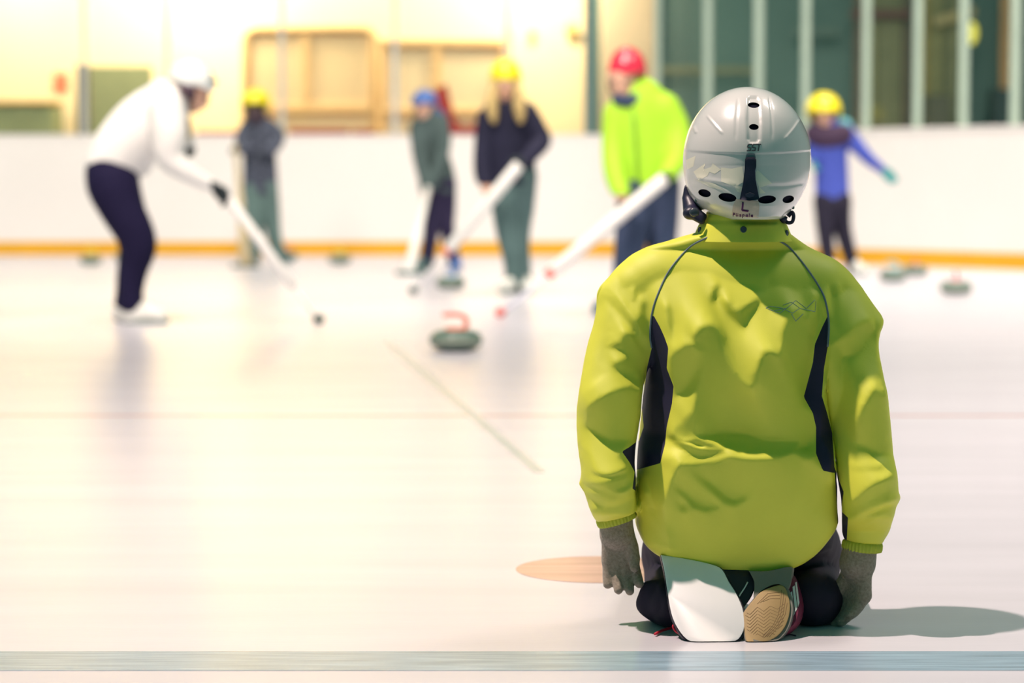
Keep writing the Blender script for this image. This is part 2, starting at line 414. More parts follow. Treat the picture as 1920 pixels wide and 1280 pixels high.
# notice board, sign, chest, machine and seats in the warm bay
nb = empty('partition_screen', (wx(225, 27.6), 27.6, 0), 'grey-green partition screen with a dark edge post', 'screen')
MB().bevel_box((wx(170, 27.6), 27.6, 0.0), (wx(287, 27.6), 27.64, wz(124, 27.6)), 0.01).build('panel', mat('screen_green', (0.22, 0.25, 0.14), 0.7, 0.2, var=0.06), nb)
MB().bevel_box((wx(146, 27.6), 27.57, 0.0), (wx(169, 27.6), 27.66, wz(122, 27.6)), 0.01).build('post', mat('screen_post', (0.008, 0.025, 0.035), 0.5), nb)
sg = empty('wall_sign', (wx(116), YW-0.02, wz(172)), 'small red sign on the yellow wall', 'sign')
MB().bevel_box((wx(103), YW-0.02, wz(172)), (wx(130), YW, wz(138)), 0.005).build('plate', mat('sign_red', (0.62, 0.05, 0.025), 0.5), sg)
MB().bevel_box((wx(108), YW-0.028, wz(160)), (wx(125), YW-0.02, wz(150)), 0.002).build('mark', mat('sign_pale', (0.85, 0.45, 0.25), 0.5), sg)
ch = empty('storage_chest', (wx(40, 27.3), 27.3, 0), 'low green chest with a wooden lid at the left edge', 'chest')
MB().bevel_box((wx(-60, 27.0), 27.0, 0.0), (wx(102, 27.0), 27.6, wz(196, 27.0)), 0.04).build('body', mat('chest_green', (0.26, 0.30, 0.16), 0.6, 0.3, var=0.3, vscale=1.6), ch)
MB().bevel_box((wx(-62, 27.0), 26.98, wz(196, 27.0)), (wx(106, 27.0), 27.62, wz(188, 27.0)), 0.02).build('lid', mat('lid_wood', (0.62, 0.38, 0.12), 0.6), ch)
# glazed wooden booth with rounded corners
YB = 27.2
bo = empty('wooden_booth', (wx(585, YB), YB, 0), 'pale wooden booth with framed windows and rounded top corners', 'booth')
M_WOOD = mat('booth_wood', (0.76, 0.52, 0.24), 0.55, 0.3, var=0.1, vscale=2)
M_BPANEL = mat('booth_panel', (0.84, 0.66, 0.38), 0.6, 0.3, var=0.04, vscale=1)
def frame(px0, py0, px1, py1, w, rc):
    """tube frame with rounded upper corners"""
    x0, x1, z1 = wx(px0, YB), wx(px1, YB), wz(py0, YB); pts = [(x0, YB, 0.0), (x0, YB, z1-rc)]
    pts += [(x0+rc-rc*math.cos(a), YB, z1-rc+rc*math.sin(a)) for a in np.linspace(0.2, math.pi/2, 6)]
    pts += [(x1-rc+rc*math.sin(a), YB, z1-rc+rc*math.cos(a)) for a in np.linspace(0, math.pi/2-0.2, 6)]
    pts += [(x1, YB, z1-rc), (x1, YB, 0.0)]; return MB().tube(pts, w, 8)
frame(462, 55, 702, 255, 0.045, 0.12).build('frame', M_WOOD, bo, True)
MB().bevel_box((wx(466, YB), YB+0.03, 0.0), (wx(698, YB), YB+0.06, wz(60, YB)), 0.01).build('panel', M_BPANEL, bo)
for px in (575,): MB().bevel_box((wx(px-6, YB), YB-0.02, wz(205, YB)), (wx(px+6, YB), YB+0.03, wz(60, YB)), 0.008).build('mullion', M_WOOD, bo)
MB().bevel_box((wx(466, YB), YB-0.03, wz(212, YB)), (wx(700, YB), YB+0.03, wz(198, YB)), 0.008).build('sill', M_WOOD, bo)
bo2 = empty('wooden_booth', (wx(845, YB), YB, 0), 'lower wooden booth behind the child with blue helmet', 'booth')
MB().bevel_box((wx(712, YB), YB+0.05, 0.0), (wx(950, YB), YB+0.08, wz(80, YB)), 0.01).build('panel', mat('booth_panel_pale', (0.86, 0.72, 0.46), 0.6, 0.3), bo2)
for (a, b) in ((714, 724), (812, 826), (940, 956)): MB().bevel_box((wx(a, YB), YB-0.01, 0.0), (wx(b, YB), YB+0.05, wz(76, YB)), 0.008).build('upright', M_WOOD, bo2)
MB().bevel_box((wx(712, YB), YB-0.02, wz(86, YB)), (wx(958, YB), YB+0.09, wz(74, YB)), 0.008).build('lintel', M_WOOD, bo2)
MB().bevel_box((wx(714, YB), YB-0.02, wz(215, YB)), (wx(956, YB), YB+0.05, wz(204, YB)), 0.008).build('sill', M_WOOD, bo2)
# red seats
M_RED = mat('seat_red', (0.50, 0.035, 0.03), 0.5, 0.4); YS = 26.2
for (x0, x1, yt, label) in ((372, 470, 246, 'low red bench seen between the bent figure and the boy with a stick'), (545, 655, 243, 'long low red bench below the booth window'), (662, 700, 244, 'short red bench end beside the booth')):
    b = empty('bench', (wx((x0+x1)/2, YS), YS, 0), label, 'bench', 'red benches behind the boards')
    zt = wz(yt, YS)
    MB().bevel_box((wx(x0, YS), YS-0.15, zt-0.05), (wx(x1, YS), YS+0.15, zt), 0.012).build('seat', M_RED, b)
    MB().bevel_box((wx(x0, YS)+0.03, YS-0.1, 0), (wx(x0, YS)+0.09, YS+0.1, zt-0.05), 0.008).build('leg', M_RED, b)
    MB().bevel_box((wx(x1, YS)-0.09, YS-0.1, 0), (wx(x1, YS)-0.03, YS+0.1, zt-0.05), 0.008).build('leg', M_RED, b)
b = empty('armchair', (wx(868, YS), YS, 0), 'red chair with sloping arms between the blue and yellow helmets', 'chair')
zt = wz(236, YS)
MB().bevel_box((wx(838, YS), YS-0.25, 0.25), (wx(905, YS), YS+0.2, zt), 0.02).build('seat', M_RED, b)
q = [(wx(818, YS), wz(166, YS)), (wx(838, YS), wz(160, YS)), (wx(850, YS), wz(212, YS)), (wx(862, YS), zt), (wx(830, YS), zt), (wx(822, YS), wz(215, YS))]
MB().loft([[(x, YS-0.2, z) for x, z in q], [(x, YS+0.15, z) for x, z in q]]).build('arm', M_RED, b)
q = [(wx(888, YS), zt), (wx(905, YS), wz(206, YS)), (wx(925, YS), wz(186, YS)), (wx(934, YS), wz(190, YS)), (wx(925, YS), zt)]
MB().loft([[(x, YS-0.2, z) for x, z in q], [(x, YS+0.15, z) for x, z in q]]).build('arm', M_RED, b)
for px in (846, 892):
    MB().bevel_box((wx(px-5, YS), YS-0.2, 0), (wx(px+5, YS), YS+0.15, 0.25), 0.008).build('leg', M_RED, b)
panel('pillar', 946, 55, 958, 255, 27.0, 0.06, mat('pillar_brown', (0.50, 0.26, 0.16), 0.6), 'slim reddish brown pillar above the long-haired girl', 'pillar', to_floor=True)
# two ceiling-hung balls of light fittings
for px, py, r in ((998, 62, .055), (1072, 55, .085)):
    c = W(px, py, YW-0.12); V, Q = prims_mesh([('e', c, (r, r*.6, r*.9))], 0, 0.02, 1)
    o = empty('wall_fitting', (c[0], YW-0.12, c[2]), 'larger round brass wall fitting near the dark post' if px > 1000 else 'smaller round brass wall fitting above the long-haired girl', 'fitting', 'brass wall fittings')
    mf = mat('fitting_brass', (0.75, 0.52, 0.16), 0.5); mesh_obj('shade', V, Q, mf, o)
    MB().tube([(c[0], YW-0.12, c[2]), (c[0], YW+0.0, c[2])], 0.02).build('stem', mf, o)
# right-hand passage
YP = YW-0.5
panel('door_leaf', 1126, -40, 1226, 262, YP, 0.06, mat('cream_door', (0.62, 0.50, 0.34), 0.6, var=0.04), 'cream door behind the red helmet', 'door', to_floor=True)
OL = mat('olive_panel', (0.21, 0.22, 0.11), 0.6, var=0.12); OL2 = mat('olive_panel_light', (0.30, 0.30, 0.13), 0.6, var=0.12); BR = mat('brown_panel', (0.15, 0.11, 0.075), 0.6, var=0.12)
YQ = YP-0.1
for (x0, x1, m, t) in ((1600, 1622, BR, 'brown upright wall panel just right of the post by the yellow helmet'), (1624, 1640, OL2, 'narrow pale olive wall panel'), (1642, 1690, OL, 'broad olive wall panel'), (1692, 1706, BR, 'narrow brown wall panel left of a pale post'),
                    (1728, 1740, mat('ochre_panel', (0.40, 0.33, 0.10), 0.6), 'thin ochre wall panel'), (1744, 1764, OL2, 'second pale olive wall panel, right of the ochre one'), (1768, 1806, OL, 'olive wall panel left of the yellow reflection')):
    panel('wall_panel', x0, -40, x1, 250, YQ, 0.05, m, t, 'panel', 'upright panels in the passage', True)
panel('door_leaf', 1874, -10, 1908, 164, YQ, 0.05, mat('orange_door', (0.62, 0.36, 0.15), 0.6, var=0.05), 'narrow orange-tan door leaf at the right edge', 'door', to_floor=True)
panel('cupboard', 1862, 166, 1902, 255, YQ-0.5, 0.4, mat('cupboard_dark', (0.035, 0.06, 0.06), 0.5), 'dark cupboard in front of the orange-tan door', 'cupboard', to_floor=True)
panel('cupboard', 1738, 178, 1782, 255, YQ-0.5, 0.4, mat('cupboard_brown', (0.12, 0.12, 0.075), 0.5), 'brown-grey cupboard below the yellow reflection', 'cupboard', to_floor=True)
panel('cross_beam', 1240, 126, 1430, 138, YQ, 0.06, OL, 'olive cross beam low behind the silver helmet', 'beam')
panel('cross_beam', 1488, 50, 1572, 68, YQ, 0.06, mat('teal_beam', (0.12, 0.19, 0.16), 0.6), 'teal cross beam behind the right glass posts', 'beam')
panel('cross_beam', 1594, 18, 1706, 34, YQ-0.1, 0.06, mat('maroon_beam', (0.17, 0.075, 0.06), 0.6), 'maroon cross beam at the top right', 'beam')
o = MB().add(*(lambda A, B: ([(A[0], YQ-.1, A[2]-.05), (B[0], YQ-.1, B[2]-.05), (B[0], YQ-.02, B[2]-.05), (A[0], YQ-.02, A[2]-.05), (A[0], YQ-.1, A[2]+.05), (B[0], YQ-.1, B[2]+.05), (B[0], YQ-.02, B[2]+.05), (A[0], YQ-.02, A[2]+.05)],
     [(0,3,2,1),(4,5,6,7),(0,1,5,4),(1,2,6,5),(2,3,7,6),(3,0,4,7)]))(W(1748, 42, YQ), W(1826, 22, YQ))).build('cross_beam', mat('tan_beam', (0.50, 0.42, 0.20), 0.6)); tag(o, 'sloping tan beam beside the yellow reflection', 'beam')
c = W(1822, 62, YQ-0.3)  # yellow helmet's reflection, made as a glowing blob on an added bracket
o = empty('yellow_reflection', (c[0], YQ-0.3, c[2]-0.15), 'yellow helmet reflection in the passage on the right, made as a glowing blob', 'reflection')
V, Q = prims_mesh([('e', c, (0.065, 0.05, 0.13))], 0, 0.02, 1); mesh_obj('shade', V, Q, mat('reflection_glow_yellow', (0.9, 0.8, 0.1), 0.4, emit=((0.95, 0.85, 0.12), 0.75)), o)
MB().tube([(c[0], YQ-0.3, c[2]+0.1), (c[0], YQ-0.3, c[2]+0.16), (c[0], YQ+0.08, c[2]+0.16)], 0.015).build('bracket', BR, o)

# ================================================================== CURLING STONES
GRAN = mat('granite', (0.11, 0.17, 0.14), 0.35, 0.5, var=0.45, vscale=160, coat=0.3)
BAND = mat('granite_band', (0.24, 0.28, 0.22), 0.6, 0.3, var=0.2, vscale=120)
def stone(px, row, dia, hcol, hname, ang, label):
    g = G(px, row); r = dia/2; H = dia*0.40
    o = empty('curling_stone', (g[0], g[1], 0), label, 'curling stone', 'curling stones on the ice')
    prof = [(0.42*r, 0), (0.50*r, 0.002), (0.74*r, 0.10*H), (0.92*r, 0.26*H), (0.985*r, 0.40*H), (0.985*r, 0.62*H), (0.93*r, 0.76*H), (0.80*r, 0.90*H), (0.60*r, 0.98*H), (0.45*r, H), (0.2*r, H)]
    c = (g[0], g[1], 0)
    MB().lathe(prof, c, 44).build('body', GRAN, o, True)
    MB().lathe([(0.98*r, 0.40*H), (r, 0.42*H), (r, 0.60*H), (0.98*r, 0.62*H)], c, 44).build('striking_band', BAND, o, True)
    hm = mat('handle_'+hname, hcol, 0.4, 0.5)
    h = MB().lathe([(0.42*r, H-0.001), (0.42*r, H+0.05*r), (0.34*r, H+0.09*r), (0.1*r, H+0.1*r)], c, 28).build('handle', hm, o, True)
    ca, sa = math.cos(ang), math.sin(ang)
    pts = spline([(0.34, 0.06), (0.40, 0.22), (0.38, 0.40), (0.22, 0.53), (-0.02, 0.58), (-0.30, 0.58), (-0.50, 0.56)], 4)*r
    MB().tube([(g[0]+x*ca, g[1]+x*sa, H+z) for x, z in pts], np.linspace(0.10, 0.085, len(pts))*r, 10).build('grip', hm, h, True)
    return o
RED = (0.80, 0.22, 0.14); YEL = (0.80, 0.60, 0.06); BLU = (0.10, 0.28, 0.62)
stone(855, 658, 0.228, RED, 'red', 0.15, 'large curling stone with red handle, nearest of all')
stone(845, 541, 0.205, BLU, 'blue', 0.9, 'curling stone with blue handle at the feet of the blue-helmeted child')
stone(170, 495, 0.20, YEL, 'yellow', 0.4, 'curling stone with yellow handle at the far left')
stone(234, 489, 0.19, RED, 'red', 1.2, 'curling stone with red handle half hidden by dark leggings')
stone(637, 494, 0.205, YEL, 'yellow', 1.0, 'curling stone with yellow handle alone by the boards')
stone(540, 487, 0.19, RED, 'red', 0.6, 'curling stone with red handle behind the grey-jacketed child')
stone(1674, 527, 0.205, (0.12, 0.42, 0.50), 'teal', 0.3, 'curling stone with blue-green handle on the right')
stone(1716, 516, 0.20, RED, 'red', 1.4, 'curling stone with red handle behind the blue-green one')
stone(1792, 551, 0.212, (0.75, 0.25, 0.28), 'rose', 1.3, 'curling stone with pale red handle, rightmost')

# ================================================================== PEOPLE IN THE BACKGROUND
SKIN = mat('skin', (0.72, 0.42, 0.30), 0.55, 0.3, var=0.04, vscale=30)
DARKG = mat('glove_dark', (0.02, 0.03, 0.035), 0.7, 0.3)
EYE = mat('eye_dark', (0.03, 0.02, 0.02), 0.3)
def unit(v): v = np.asarray(v, float); return v/(np.linalg.norm(v)+1e-12)
def hand_prims(wrist, d, n, s, curls=(0.5, 0.6, 0.4), side_sign=1, spread=0.06, thumb=(0.75, 0.6, 0.25), fat=1.0, fingers=None):
    """palm, four fingers of unequal length bent at each knuckle, and a thumb leaving the side of the palm"""
    d = unit(d); n = unit(np.asarray(n, float)-d*np.dot(n, d)); sd = np.cross(d, n)*side_sign; w = np.asarray(wrist, float); P = []
    offs_ = (0.165, 0.055, -0.055, -0.155); lens = (0.40, 0.45, 0.42, 0.33)
    for i in range(4):
        k = w+d*(0.50-0.02*abs(i-1))*s+sd*offs_[i]*s
        P.append(('c', [w+sd*offs_[i]*0.55*s, k], [0.10*s*fat, 0.085*s*fat]))
        c = 0.0; p = k; dirs = []; a0 = spread*(1.5-i)
        cu = fingers[i] if fingers else curls; pts = [p]
        for q, fr in enumerate((0.46, 0.30, 0.24)):
            c += cu[q]; v = d*math.cos(c)+n*math.sin(c)+sd*a0*math.cos(c); p = p+unit(v)*lens[i]*s*fr; pts.append(p)
        P.append(('c', pts, [0.072*s*fat, 0.066*s*fat, 0.062*s*fat, 0.056*s*fat]))
    t0 = w+d*0.12*s+sd*0.12*s; t1 = w+d*0.30*s+sd*(0.12+0.16*thumb[1])*s+n*0.05*s
    t2 = t1+unit(d*thumb[0]+sd*thumb[1]*0.4+n*thumb[2])*0.17*s; t3 = t2+unit(d*thumb[0]-sd*0.15+n*thumb[2]*1.4)*0.13*s
    P.append(('c', [t0, t1, t2, t3], [0.09*s*fat, 0.085*s*fat, 0.07*s*fat, 0.058*s*fat])); return P
def head_prims(c, s, fwd, up):
    """skull, jaw, nose, brow, ears; c is the centre of the head, s its height"""
    f = unit(fwd); u = unit(np.asarray(up, float)-f*np.dot(up, f)); r = np.cross(f, u); Rm = np.stack([r, f, u], 1); c = np.asarray(c, float)
    P = [('e', c+u*0.10*s-f*0.03*s, (0.34*s, 0.42*s, 0.38*s), Rm), ('e', c-u*0.20*s+f*0.10*s, (0.25*s, 0.27*s, 0.28*s), Rm),
         ('e', c-u*0.38*s+f*0.22*s, (0.12*s, 0.11*s, 0.09*s), Rm),
         ('c', [c+u*0.0*s+f*0.37*s, c-u*0.12*s+f*0.45*s], [0.035*s, 0.06*s]),
         ('e', c-u*0.25*s+f*0.35*s, (0.11*s, 0.05*s, 0.04*s), Rm)]
    for k in (-1, 1): P.append(('e', c+r*k*0.33*s-u*0.03*s-f*0.04*s, (0.05*s, 0.09*s, 0.12*s), Rm))
    eyes = [c+r*k*0.14*s+u*0.02*s+f*0.355*s for k in (-1, 1)]
    return P, eyes, (f, u, r)
def helmet_fn(c, rad, f, u, r, drop=0.45, fdrop=0.05, brim=0.0):
    """hard-shell sports helmet: dome, lower at the back and over the ears, with a rim"""
    Rm = np.stack([r, f, u], 1).astype(np.float32); c = np.asarray(c, dtype=np.float32)
    def fn(P):
        q = (P-c).dot(Rm); rr = np.asarray(rad, dtype=np.float32)
        d = d_ell(P, c, rad, Rm); inner = d_ell(P, c, [x-0.014 for x in rad], Rm)
        rim = np.where(q[:, 1] > 0.25*rr[1], -fdrop*rr[2], -drop*rr[2]); t = np.clip((q[:, 1]/rr[1]+0.05)/0.5, 0, 1); rim = -drop*rr[2]*(1-t)-fdrop*rr[2]*t
        d = smax(np.maximum(d, -inner), rim-q[:, 2], 0.006)
        if brim > 0:
            v = np.stack([q[:, 0]/(0.75*rr[0]), (q[:, 1]-rr[1]*0.75)/(rr[1]*0.3+brim), (q[:, 2]+fdrop*rr[2]-0.004)/0.011], 1)
            d = np.minimum(d, (np.sqrt((v**2).sum(1))-1)*0.011)
        return d
    return fn
class Person:
    def __init__(s, row, cx, label, h=0.012):
        s.Y = G(960, row)[1]; s.k = F/s.Y; s.h = h; b = G(cx, row)
        s.o = empty('person', (b[0], b[1], 0), label, 'person', 'people on the rink'); s.body = []; s.parts = {}
    def p(s, px, py, dy=0.0): return W(px, py, s.Y+dy)
    def chain(s, rows, ky=1.0, n=3, grow=1.0):
        """rows of (px, py, dy metres, radius px)"""
        q = spline(rows, n) if len(rows) > 2 else np.array(rows, float)
        pts = np.array([s.p(a[0], a[1], a[2]) for a in q]); rad = q[:, 3]/s.k*grow
        return ('c', pts, rad, ky, float(pts[:, 1].mean()))
    def cloth(s, name, chains, m, k=0.02, cuts=(), inner=0.72, extra=(), it=2, parent=None):
        pr = [s.chain(c[0], c[1] if len(c) > 1 else 1.0) for c in chains]
        for c in chains: s.body.append(s.chain(c[0], c[1] if len(c) > 1 else 1.0, grow=inner))
        V, Q = prims_mesh(pr+list(extra), k, s.h, it, cuts); o = mesh_obj(name, V, Q, m, parent or s.o); return o
    def plain(s, name, prims, m, k=0.006, h=None, it=1, cuts=(), parent=None):
        V, Q = prims_mesh(prims, k, h or s.h*0.7, it, cuts); return mesh_obj(name, V, Q, m, parent or s.o)
    def glove(s, px, py, dy, d, n, size, m, side=1, curls=(0.8, 0.9, 0.6)):
        return s.plain('glove', hand_prims(s.p(px, py, dy), d, n, size, curls, side), m, 0.006, 0.007)
    def shoe(s, px, py, dy, ddx, ddy, m, L=0.24, sole=None):
        """heel at the pixel (ankle foot point on the ice); toe towards (ddx, ddy) in plan"""
        g = s.p(px, py, dy); d = unit((ddx, ddy, 0)); a = np.array([g[0], g[1], 0]); 
        pr = [('c', [a+(0, 0, 0.045)-d*0.03, a+d*(L-0.10)+(0, 0, 0.038)], [0.045, 0.036]), ('c', [a+(0, 0, 0.05), a+(0, 0, 0.10)], [0.045, 0.045]), ('c', [a+d*0.03+(0, 0, 0.075), a+d*(L-0.12)+(0, 0, 0.045)], [0.04, 0.035])]
        o = s.plain('shoe', pr, m, 0.02, 0.009, 2, [(a+(0, 0, 0.012), (0, 0, -1))])
        n = np.array([-d[1], d[0], 0]); out = []
        for t in np.linspace(0, 2*math.pi, 22, endpoint=False):
            out.append(a+d*(0.065+0.12*math.cos(t)*(L/0.24))+n*0.042*math.sin(t))
        MB().loft([[(p[0], p[1], 0.0) for p in out], [(p[0], p[1], 0.016) for p in out]]).build('sole', sole or mat('sole_grey', (0.2, 0.25, 0.22), 0.7), o); return o
    def head(s, px, py, dy, size_px, fwd, up, skin=SKIN, neck=None):
        c = s.p(px, py, dy); sz = size_px/s.k; P, eyes, fr = head_prims(c, sz, fwd, up); s.hp = P; s.fr = fr; s.hc = c; s.hs = sz; s.eyes = eyes
        if neck is not None: s.body.append(('c', [c-fr[1]*0.25*sz-fr[0]*0.06*sz, s.p(*neck)], [0.2*sz, 0.22*sz]))
    def helmet(s, px, py, dy, rx, ry, rz, m, drop=0.45, fdrop=0.0, brim=0.0, strap=None):
        f, u, r = s.fr; c = s.p(px, py, dy); rad = (rx/s.k, ry/s.k, rz/s.k); R_ = max(rad)+0.05
        V, Q = field_mesh(helmet_fn(c, rad, f, u, r, drop, fdrop, brim), c-R_, c+R_, 0.009, 1)
        o = mesh_obj('helmet', V, Q, m, s.o)
        # chin strap from ear to ear and two vents
        a = s.hc; w = s.hs
        pts = spline([a+r*0.36*w+u*0.05*w, a+r*0.30*w-u*0.28*w+f*0.08*w, a-u*0.50*w+f*0.14*w, a-r*0.30*w-u*0.28*w+f*0.08*w, a-r*0.36*w+u*0.05*w], 5)
        MB().tube(pts, 0.007, 6).build('chin_strap', DARKG, o, True)
        for k_ in (-1, 1):
            q = c+f*rad[1]*0.55+u*rad[2]*0.78+r*k_*rad[0]*0.30
            V, Q = prims_mesh([('c', [q-f*0.03, q+f*0.01-u*0.008], [0.008, 0.008])], 0, 0.006, 0); mesh_obj('vent', V, Q, DARKG, o)
        return o
    def finish(s):
        V, Q = prims_mesh(s.hp+s.body, 0.02, s.h*0.9, 1); o = mesh_obj('body', V, Q, SKIN if not hasattr(s, 'skin') else s.skin, s.o)
        for e_ in s.eyes:
            V, Q = prims_mesh([('e', e_, (0.014, 0.014, 0.010))], 0, 0.006, 0); mesh_obj('eye', V, Q, EYE, o)
        return o
def zcut(P, px, py, dy=0.0, n=(0, 0, -1)): return (P.p(px, py, dy), unit(n))

def broom(pts_px, Y0, Y1, wpx0, label, tip, frac=0.62, rod=None, collar=True):
    """long white push-stick: thick sleeve above, thin rod below, coloured end on the ice"""
    a = W(*pts_px[0], Y0); b = G(*pts_px[1]) if Y1 is None else W(*pts_px[1], Y1); b = np.array([b[0], b[1], max(b[2], 0.012)])
    o = empty('curling_stick', (b[0], b[1], 0), label, 'curling stick', 'white sticks held by the players'); d = b-a; r = wpx0/2/(F/Y0)
    c = a+d*frac
    MB().tube([a, a+d*0.01, c-d*0.01, c], [r*0.8, r, r, r*0.85], 12).build('sleeve', mat('stick_white', (0.82, 0.80, 0.77), 0.45, 0.4), o, True)
    MB().tube([a-d*0.03, a+d*0.004], [r*0.7, r*0.78], 12).build('end_cap', DARKG, o, True)
    MB().tube([c-d*0.003, c+d*0.035], r*0.8, 12).build('collar', mat('stick_red', (0.75, 0.20, 0.16), 0.5) if collar else mat('collar_white', (0.7, 0.68, 0.66), 0.5), o, True)
    MB().tube([c+d*0.03, b], r*0.32, 8).build('rod', rod or mat('rod_pale', (0.74, 0.72, 0.74), 0.45), o, True)
    V, Q = prims_mesh([('e', (b[0], b[1], 0.025), (0.031, 0.031, 0.025))], 0, 0.006, 1); mesh_obj('tip', V, Q, tip, o); return o
TIPD = mat('tip_dark', (0.03, 0.07, 0.06), 0.6); TIPR = mat('tip_red', (0.65, 0.13, 0.10), 0.5)
def pad_broom(top, foot, Y, w, label, tube, pad, padw, flare=1.0):
    a = W(*top, Y); g = G(*foot); o = empty('curling_broom', (g[0], g[1], 0), label, 'curling broom', 'flat-footed brooms'); r = w/2/(F/Y); g = np.array([g[0], g[1], 0.06])
    MB().tube([a, a+(g-a)*0.5, g], [r*0.7, r, r*flare], 12).build('handle', tube, o, True)
    MB().lathe([(0.03, 0.02), (0.05, 0.03), (0.045, 0.055), (r*flare, 0.075)], (g[0], g[1], 0), 16).build('socket', tube, o, True)
    MB().bevel_box((g[0]-padw/2, g[1]-0.05, 0.0), (g[0]+padw/2, g[1]+0.05, 0.03), 0.01).build('pad', pad, o); return o

UP = (0, 0, 1)
# --- instructor in white, bent forward, seen from the side
P = Person(604, 245, 'person in a white hooded jacket and dark leggings bending forward with a stick')
J = mat('jacket_white', (0.83, 0.81, 0.78), 0.6, 0.3, var=0.03, vscale=6, bump=0.3, bscale=12); T_ = mat('leggings_navy', (0.012, 0.010, 0.036), 0.8, 0.1, var=0.1)
P.cloth('leggings', [([(210, 318, 0, 46), (212, 345, -.05, 50), (228, 390, -.08, 42), (252, 435, -.09, 37), (260, 465, -.09, 33), (252, 505, -.09, 26), (247, 540, -.09, 23), (246, 570, -.09, 23)],),
     ([(210, 318, 0, 46), (214, 345, .06, 48), (232, 390, .09, 40), (250, 440, .10, 34), (252, 470, .10, 29), (243, 510, .10, 24), (238, 545, .10, 21), (236, 568, .10, 22)],)], T_, 0.03)
jk = P.cloth('jacket', [([(212, 308, 0, 52), (235, 275, 0, 58), (272, 235, 0, 60), (308, 200, 0, 48), (325, 185, 0, 34)], 0.95),
     ([(312, 205, -.14, 34), (318, 250, -.17, 33), (318, 292, -.17, 27), (345, 318, -.17, 20), (372, 335, -.15, 16), (394, 346, -.13, 13)],),
     ([(318, 205, .14, 32), (335, 240, .18, 26), (345, 262, .18, 18), (353, 268, .16, 14)],),
     ([(236, 300, 0, 46), (262, 310, 0, 22)],)], J, 0.03, [(P.p(210, 326), unit((-0.27, 0, -0.96)))])
P.plain('hood', [P.chain([(290, 180, -.05, 22), (303, 172, -.04, 24), (318, 176, .0, 24)]), P.chain([(290, 180, .05, 22), (303, 172, .05, 24), (318, 176, .0, 24)])], J, 0.02, parent=jk)
P.head(362, 172, 0, 76, (0.82, 0, -0.42), (0.42, 0, 0.82), neck=(322, 198, 0)); P.finish()
P.plain('hair', [P.chain([(338, 190, .05, 12), (345, 215, .1, 10), (350, 245, .12, 9), (351, 260, .12, 4)])], mat('hair_gold', (0.42, 0.27, 0.07), 0.6, var=0.2))
hm = P.helmet(358, 154, 0, 38, 47, 42, mat('helmet_white', (0.74, 0.77, 0.75), 0.2, 0.5, coat=0.6), 0.28, 0.02)
P.plain('peak', [P.chain([(378, 158, -.06, 4), (396, 152, -.05, 4), (404, 153, 0, 4)]), P.chain([(378, 158, .06, 4), (396, 152, .05, 4), (404, 153, 0, 4)]), P.chain([(372, 158, 0, 5), (392, 154, 0, 5)], 4.0)], mat('peak_dark', (0.05, 0.09, 0.08), 0.5), 0.01, parent=hm)
P.plain('ear_pad', [P.chain([(345, 166, -.085, 10), (356, 172, -.088, 11), (357, 184, -.075, 7)])], mat('ear_pad_maroon', (0.06, 0.03, 0.05), 0.7), 0.01, parent=hm)
P.glove(396, 347, -.14, (0.85, -0.05, -0.5), (-0.2, -0.6, -0.7), 0.17, DARKG, 1, (0.7, 0.8, 0.5))
P.glove(350, 262, .16, (0.45, 0.0, -0.85), (-0.6, 0.4, -0.4), 0.13, DARKG, -1)
WS = mat('shoe_white', (0.70, 0.70, 0.66), 0.6, var=0.25, vscale=14)
P.shoe(236, 600, .10, 1, .05, WS); P.shoe(250, 604, -.09, 1, -.1, WS)
broom(((428, 371), (598, 607)), P.Y-.15, None, 19, 'white stick slanting to a dark tip, held by the bent figure in white', TIPD, 0.68, None, False)

# --- child in a grey jacket, yellow helmet, dark scarf over the face
P = Person(492, 500, 'child in a speckled grey jacket and yellow helmet, dark scarf over the face')
J = mat('jacket_speckle', (0.075, 0.085, 0.12), 0.8, 0.2, var=0.75, vscale=30); T_ = mat('trousers_teal_grey', (0.12, 0.19, 0.18), 0.8, 0.2, var=0.1)
P.cloth('trousers', [([(478, 350, 0, 22), (478, 400, -.05, 19), (478, 445, -.05, 15), (474, 484, -.05, 13)],), ([(500, 350, 0, 22), (508, 400, .03, 17), (514, 445, .03, 14), (527, 482, .03, 12)],)], T_, 0.015)
P.cloth('jacket', [([(482, 225, 0, 20), (484, 250, 0, 29), (487, 300, 0, 31), (488, 345, 0, 33), (488, 364, 0, 33)], 0.7), ([(464, 240, 0, 15), (453, 262, -.08, 13), (462, 280, -.20, 11), (450, 280, -.24, 9)],), ([(506, 240, 0, 16), (522, 255, -.02, 13), (513, 276, -.12, 12), (500, 285, -.16, 10)],)], J, 0.02, [zcut(P, 488, 366)])
P.head(477, 203, -.02, 46, (-0.25, -0.95, -0.1), UP, neck=(482, 232, 0)); P.skin = mat('skin_dark', (0.12, 0.075, 0.06), 0.6); P.finish()
P.plain('scarf', [P.chain([(470, 216, -.06, 10), (478, 222, -.08, 12), (488, 218, -.04, 12), (484, 226, .05, 12), (472, 222, .04, 11), (470, 216, -.06, 10)])], mat('scarf_dark', (0.05, 0.03, 0.045), 0.8))
P.helmet(479, 193, 0, 27, 30, 28, mat('helmet_yellow', (0.92, 0.78, 0.01), 0.3, 0.5, coat=0.4), 0.6, 0.0)
P.glove(450, 280, -.24, (-0.8, -0.3, 0.1), (0, 0.4, -1), 0.13, DARKG, 1); P.glove(500, 285, -.16, (-0.7, -0.3, -0.2), (0, 0.5, -1), 0.12, DARKG, -1)
SH = mat('shoe_teal', (0.07, 0.14, 0.14), 0.6)
P.shoe(474, 492, -.05, -.15, -1, SH); P.shoe(528, 490, .03, .5, -.8, SH)
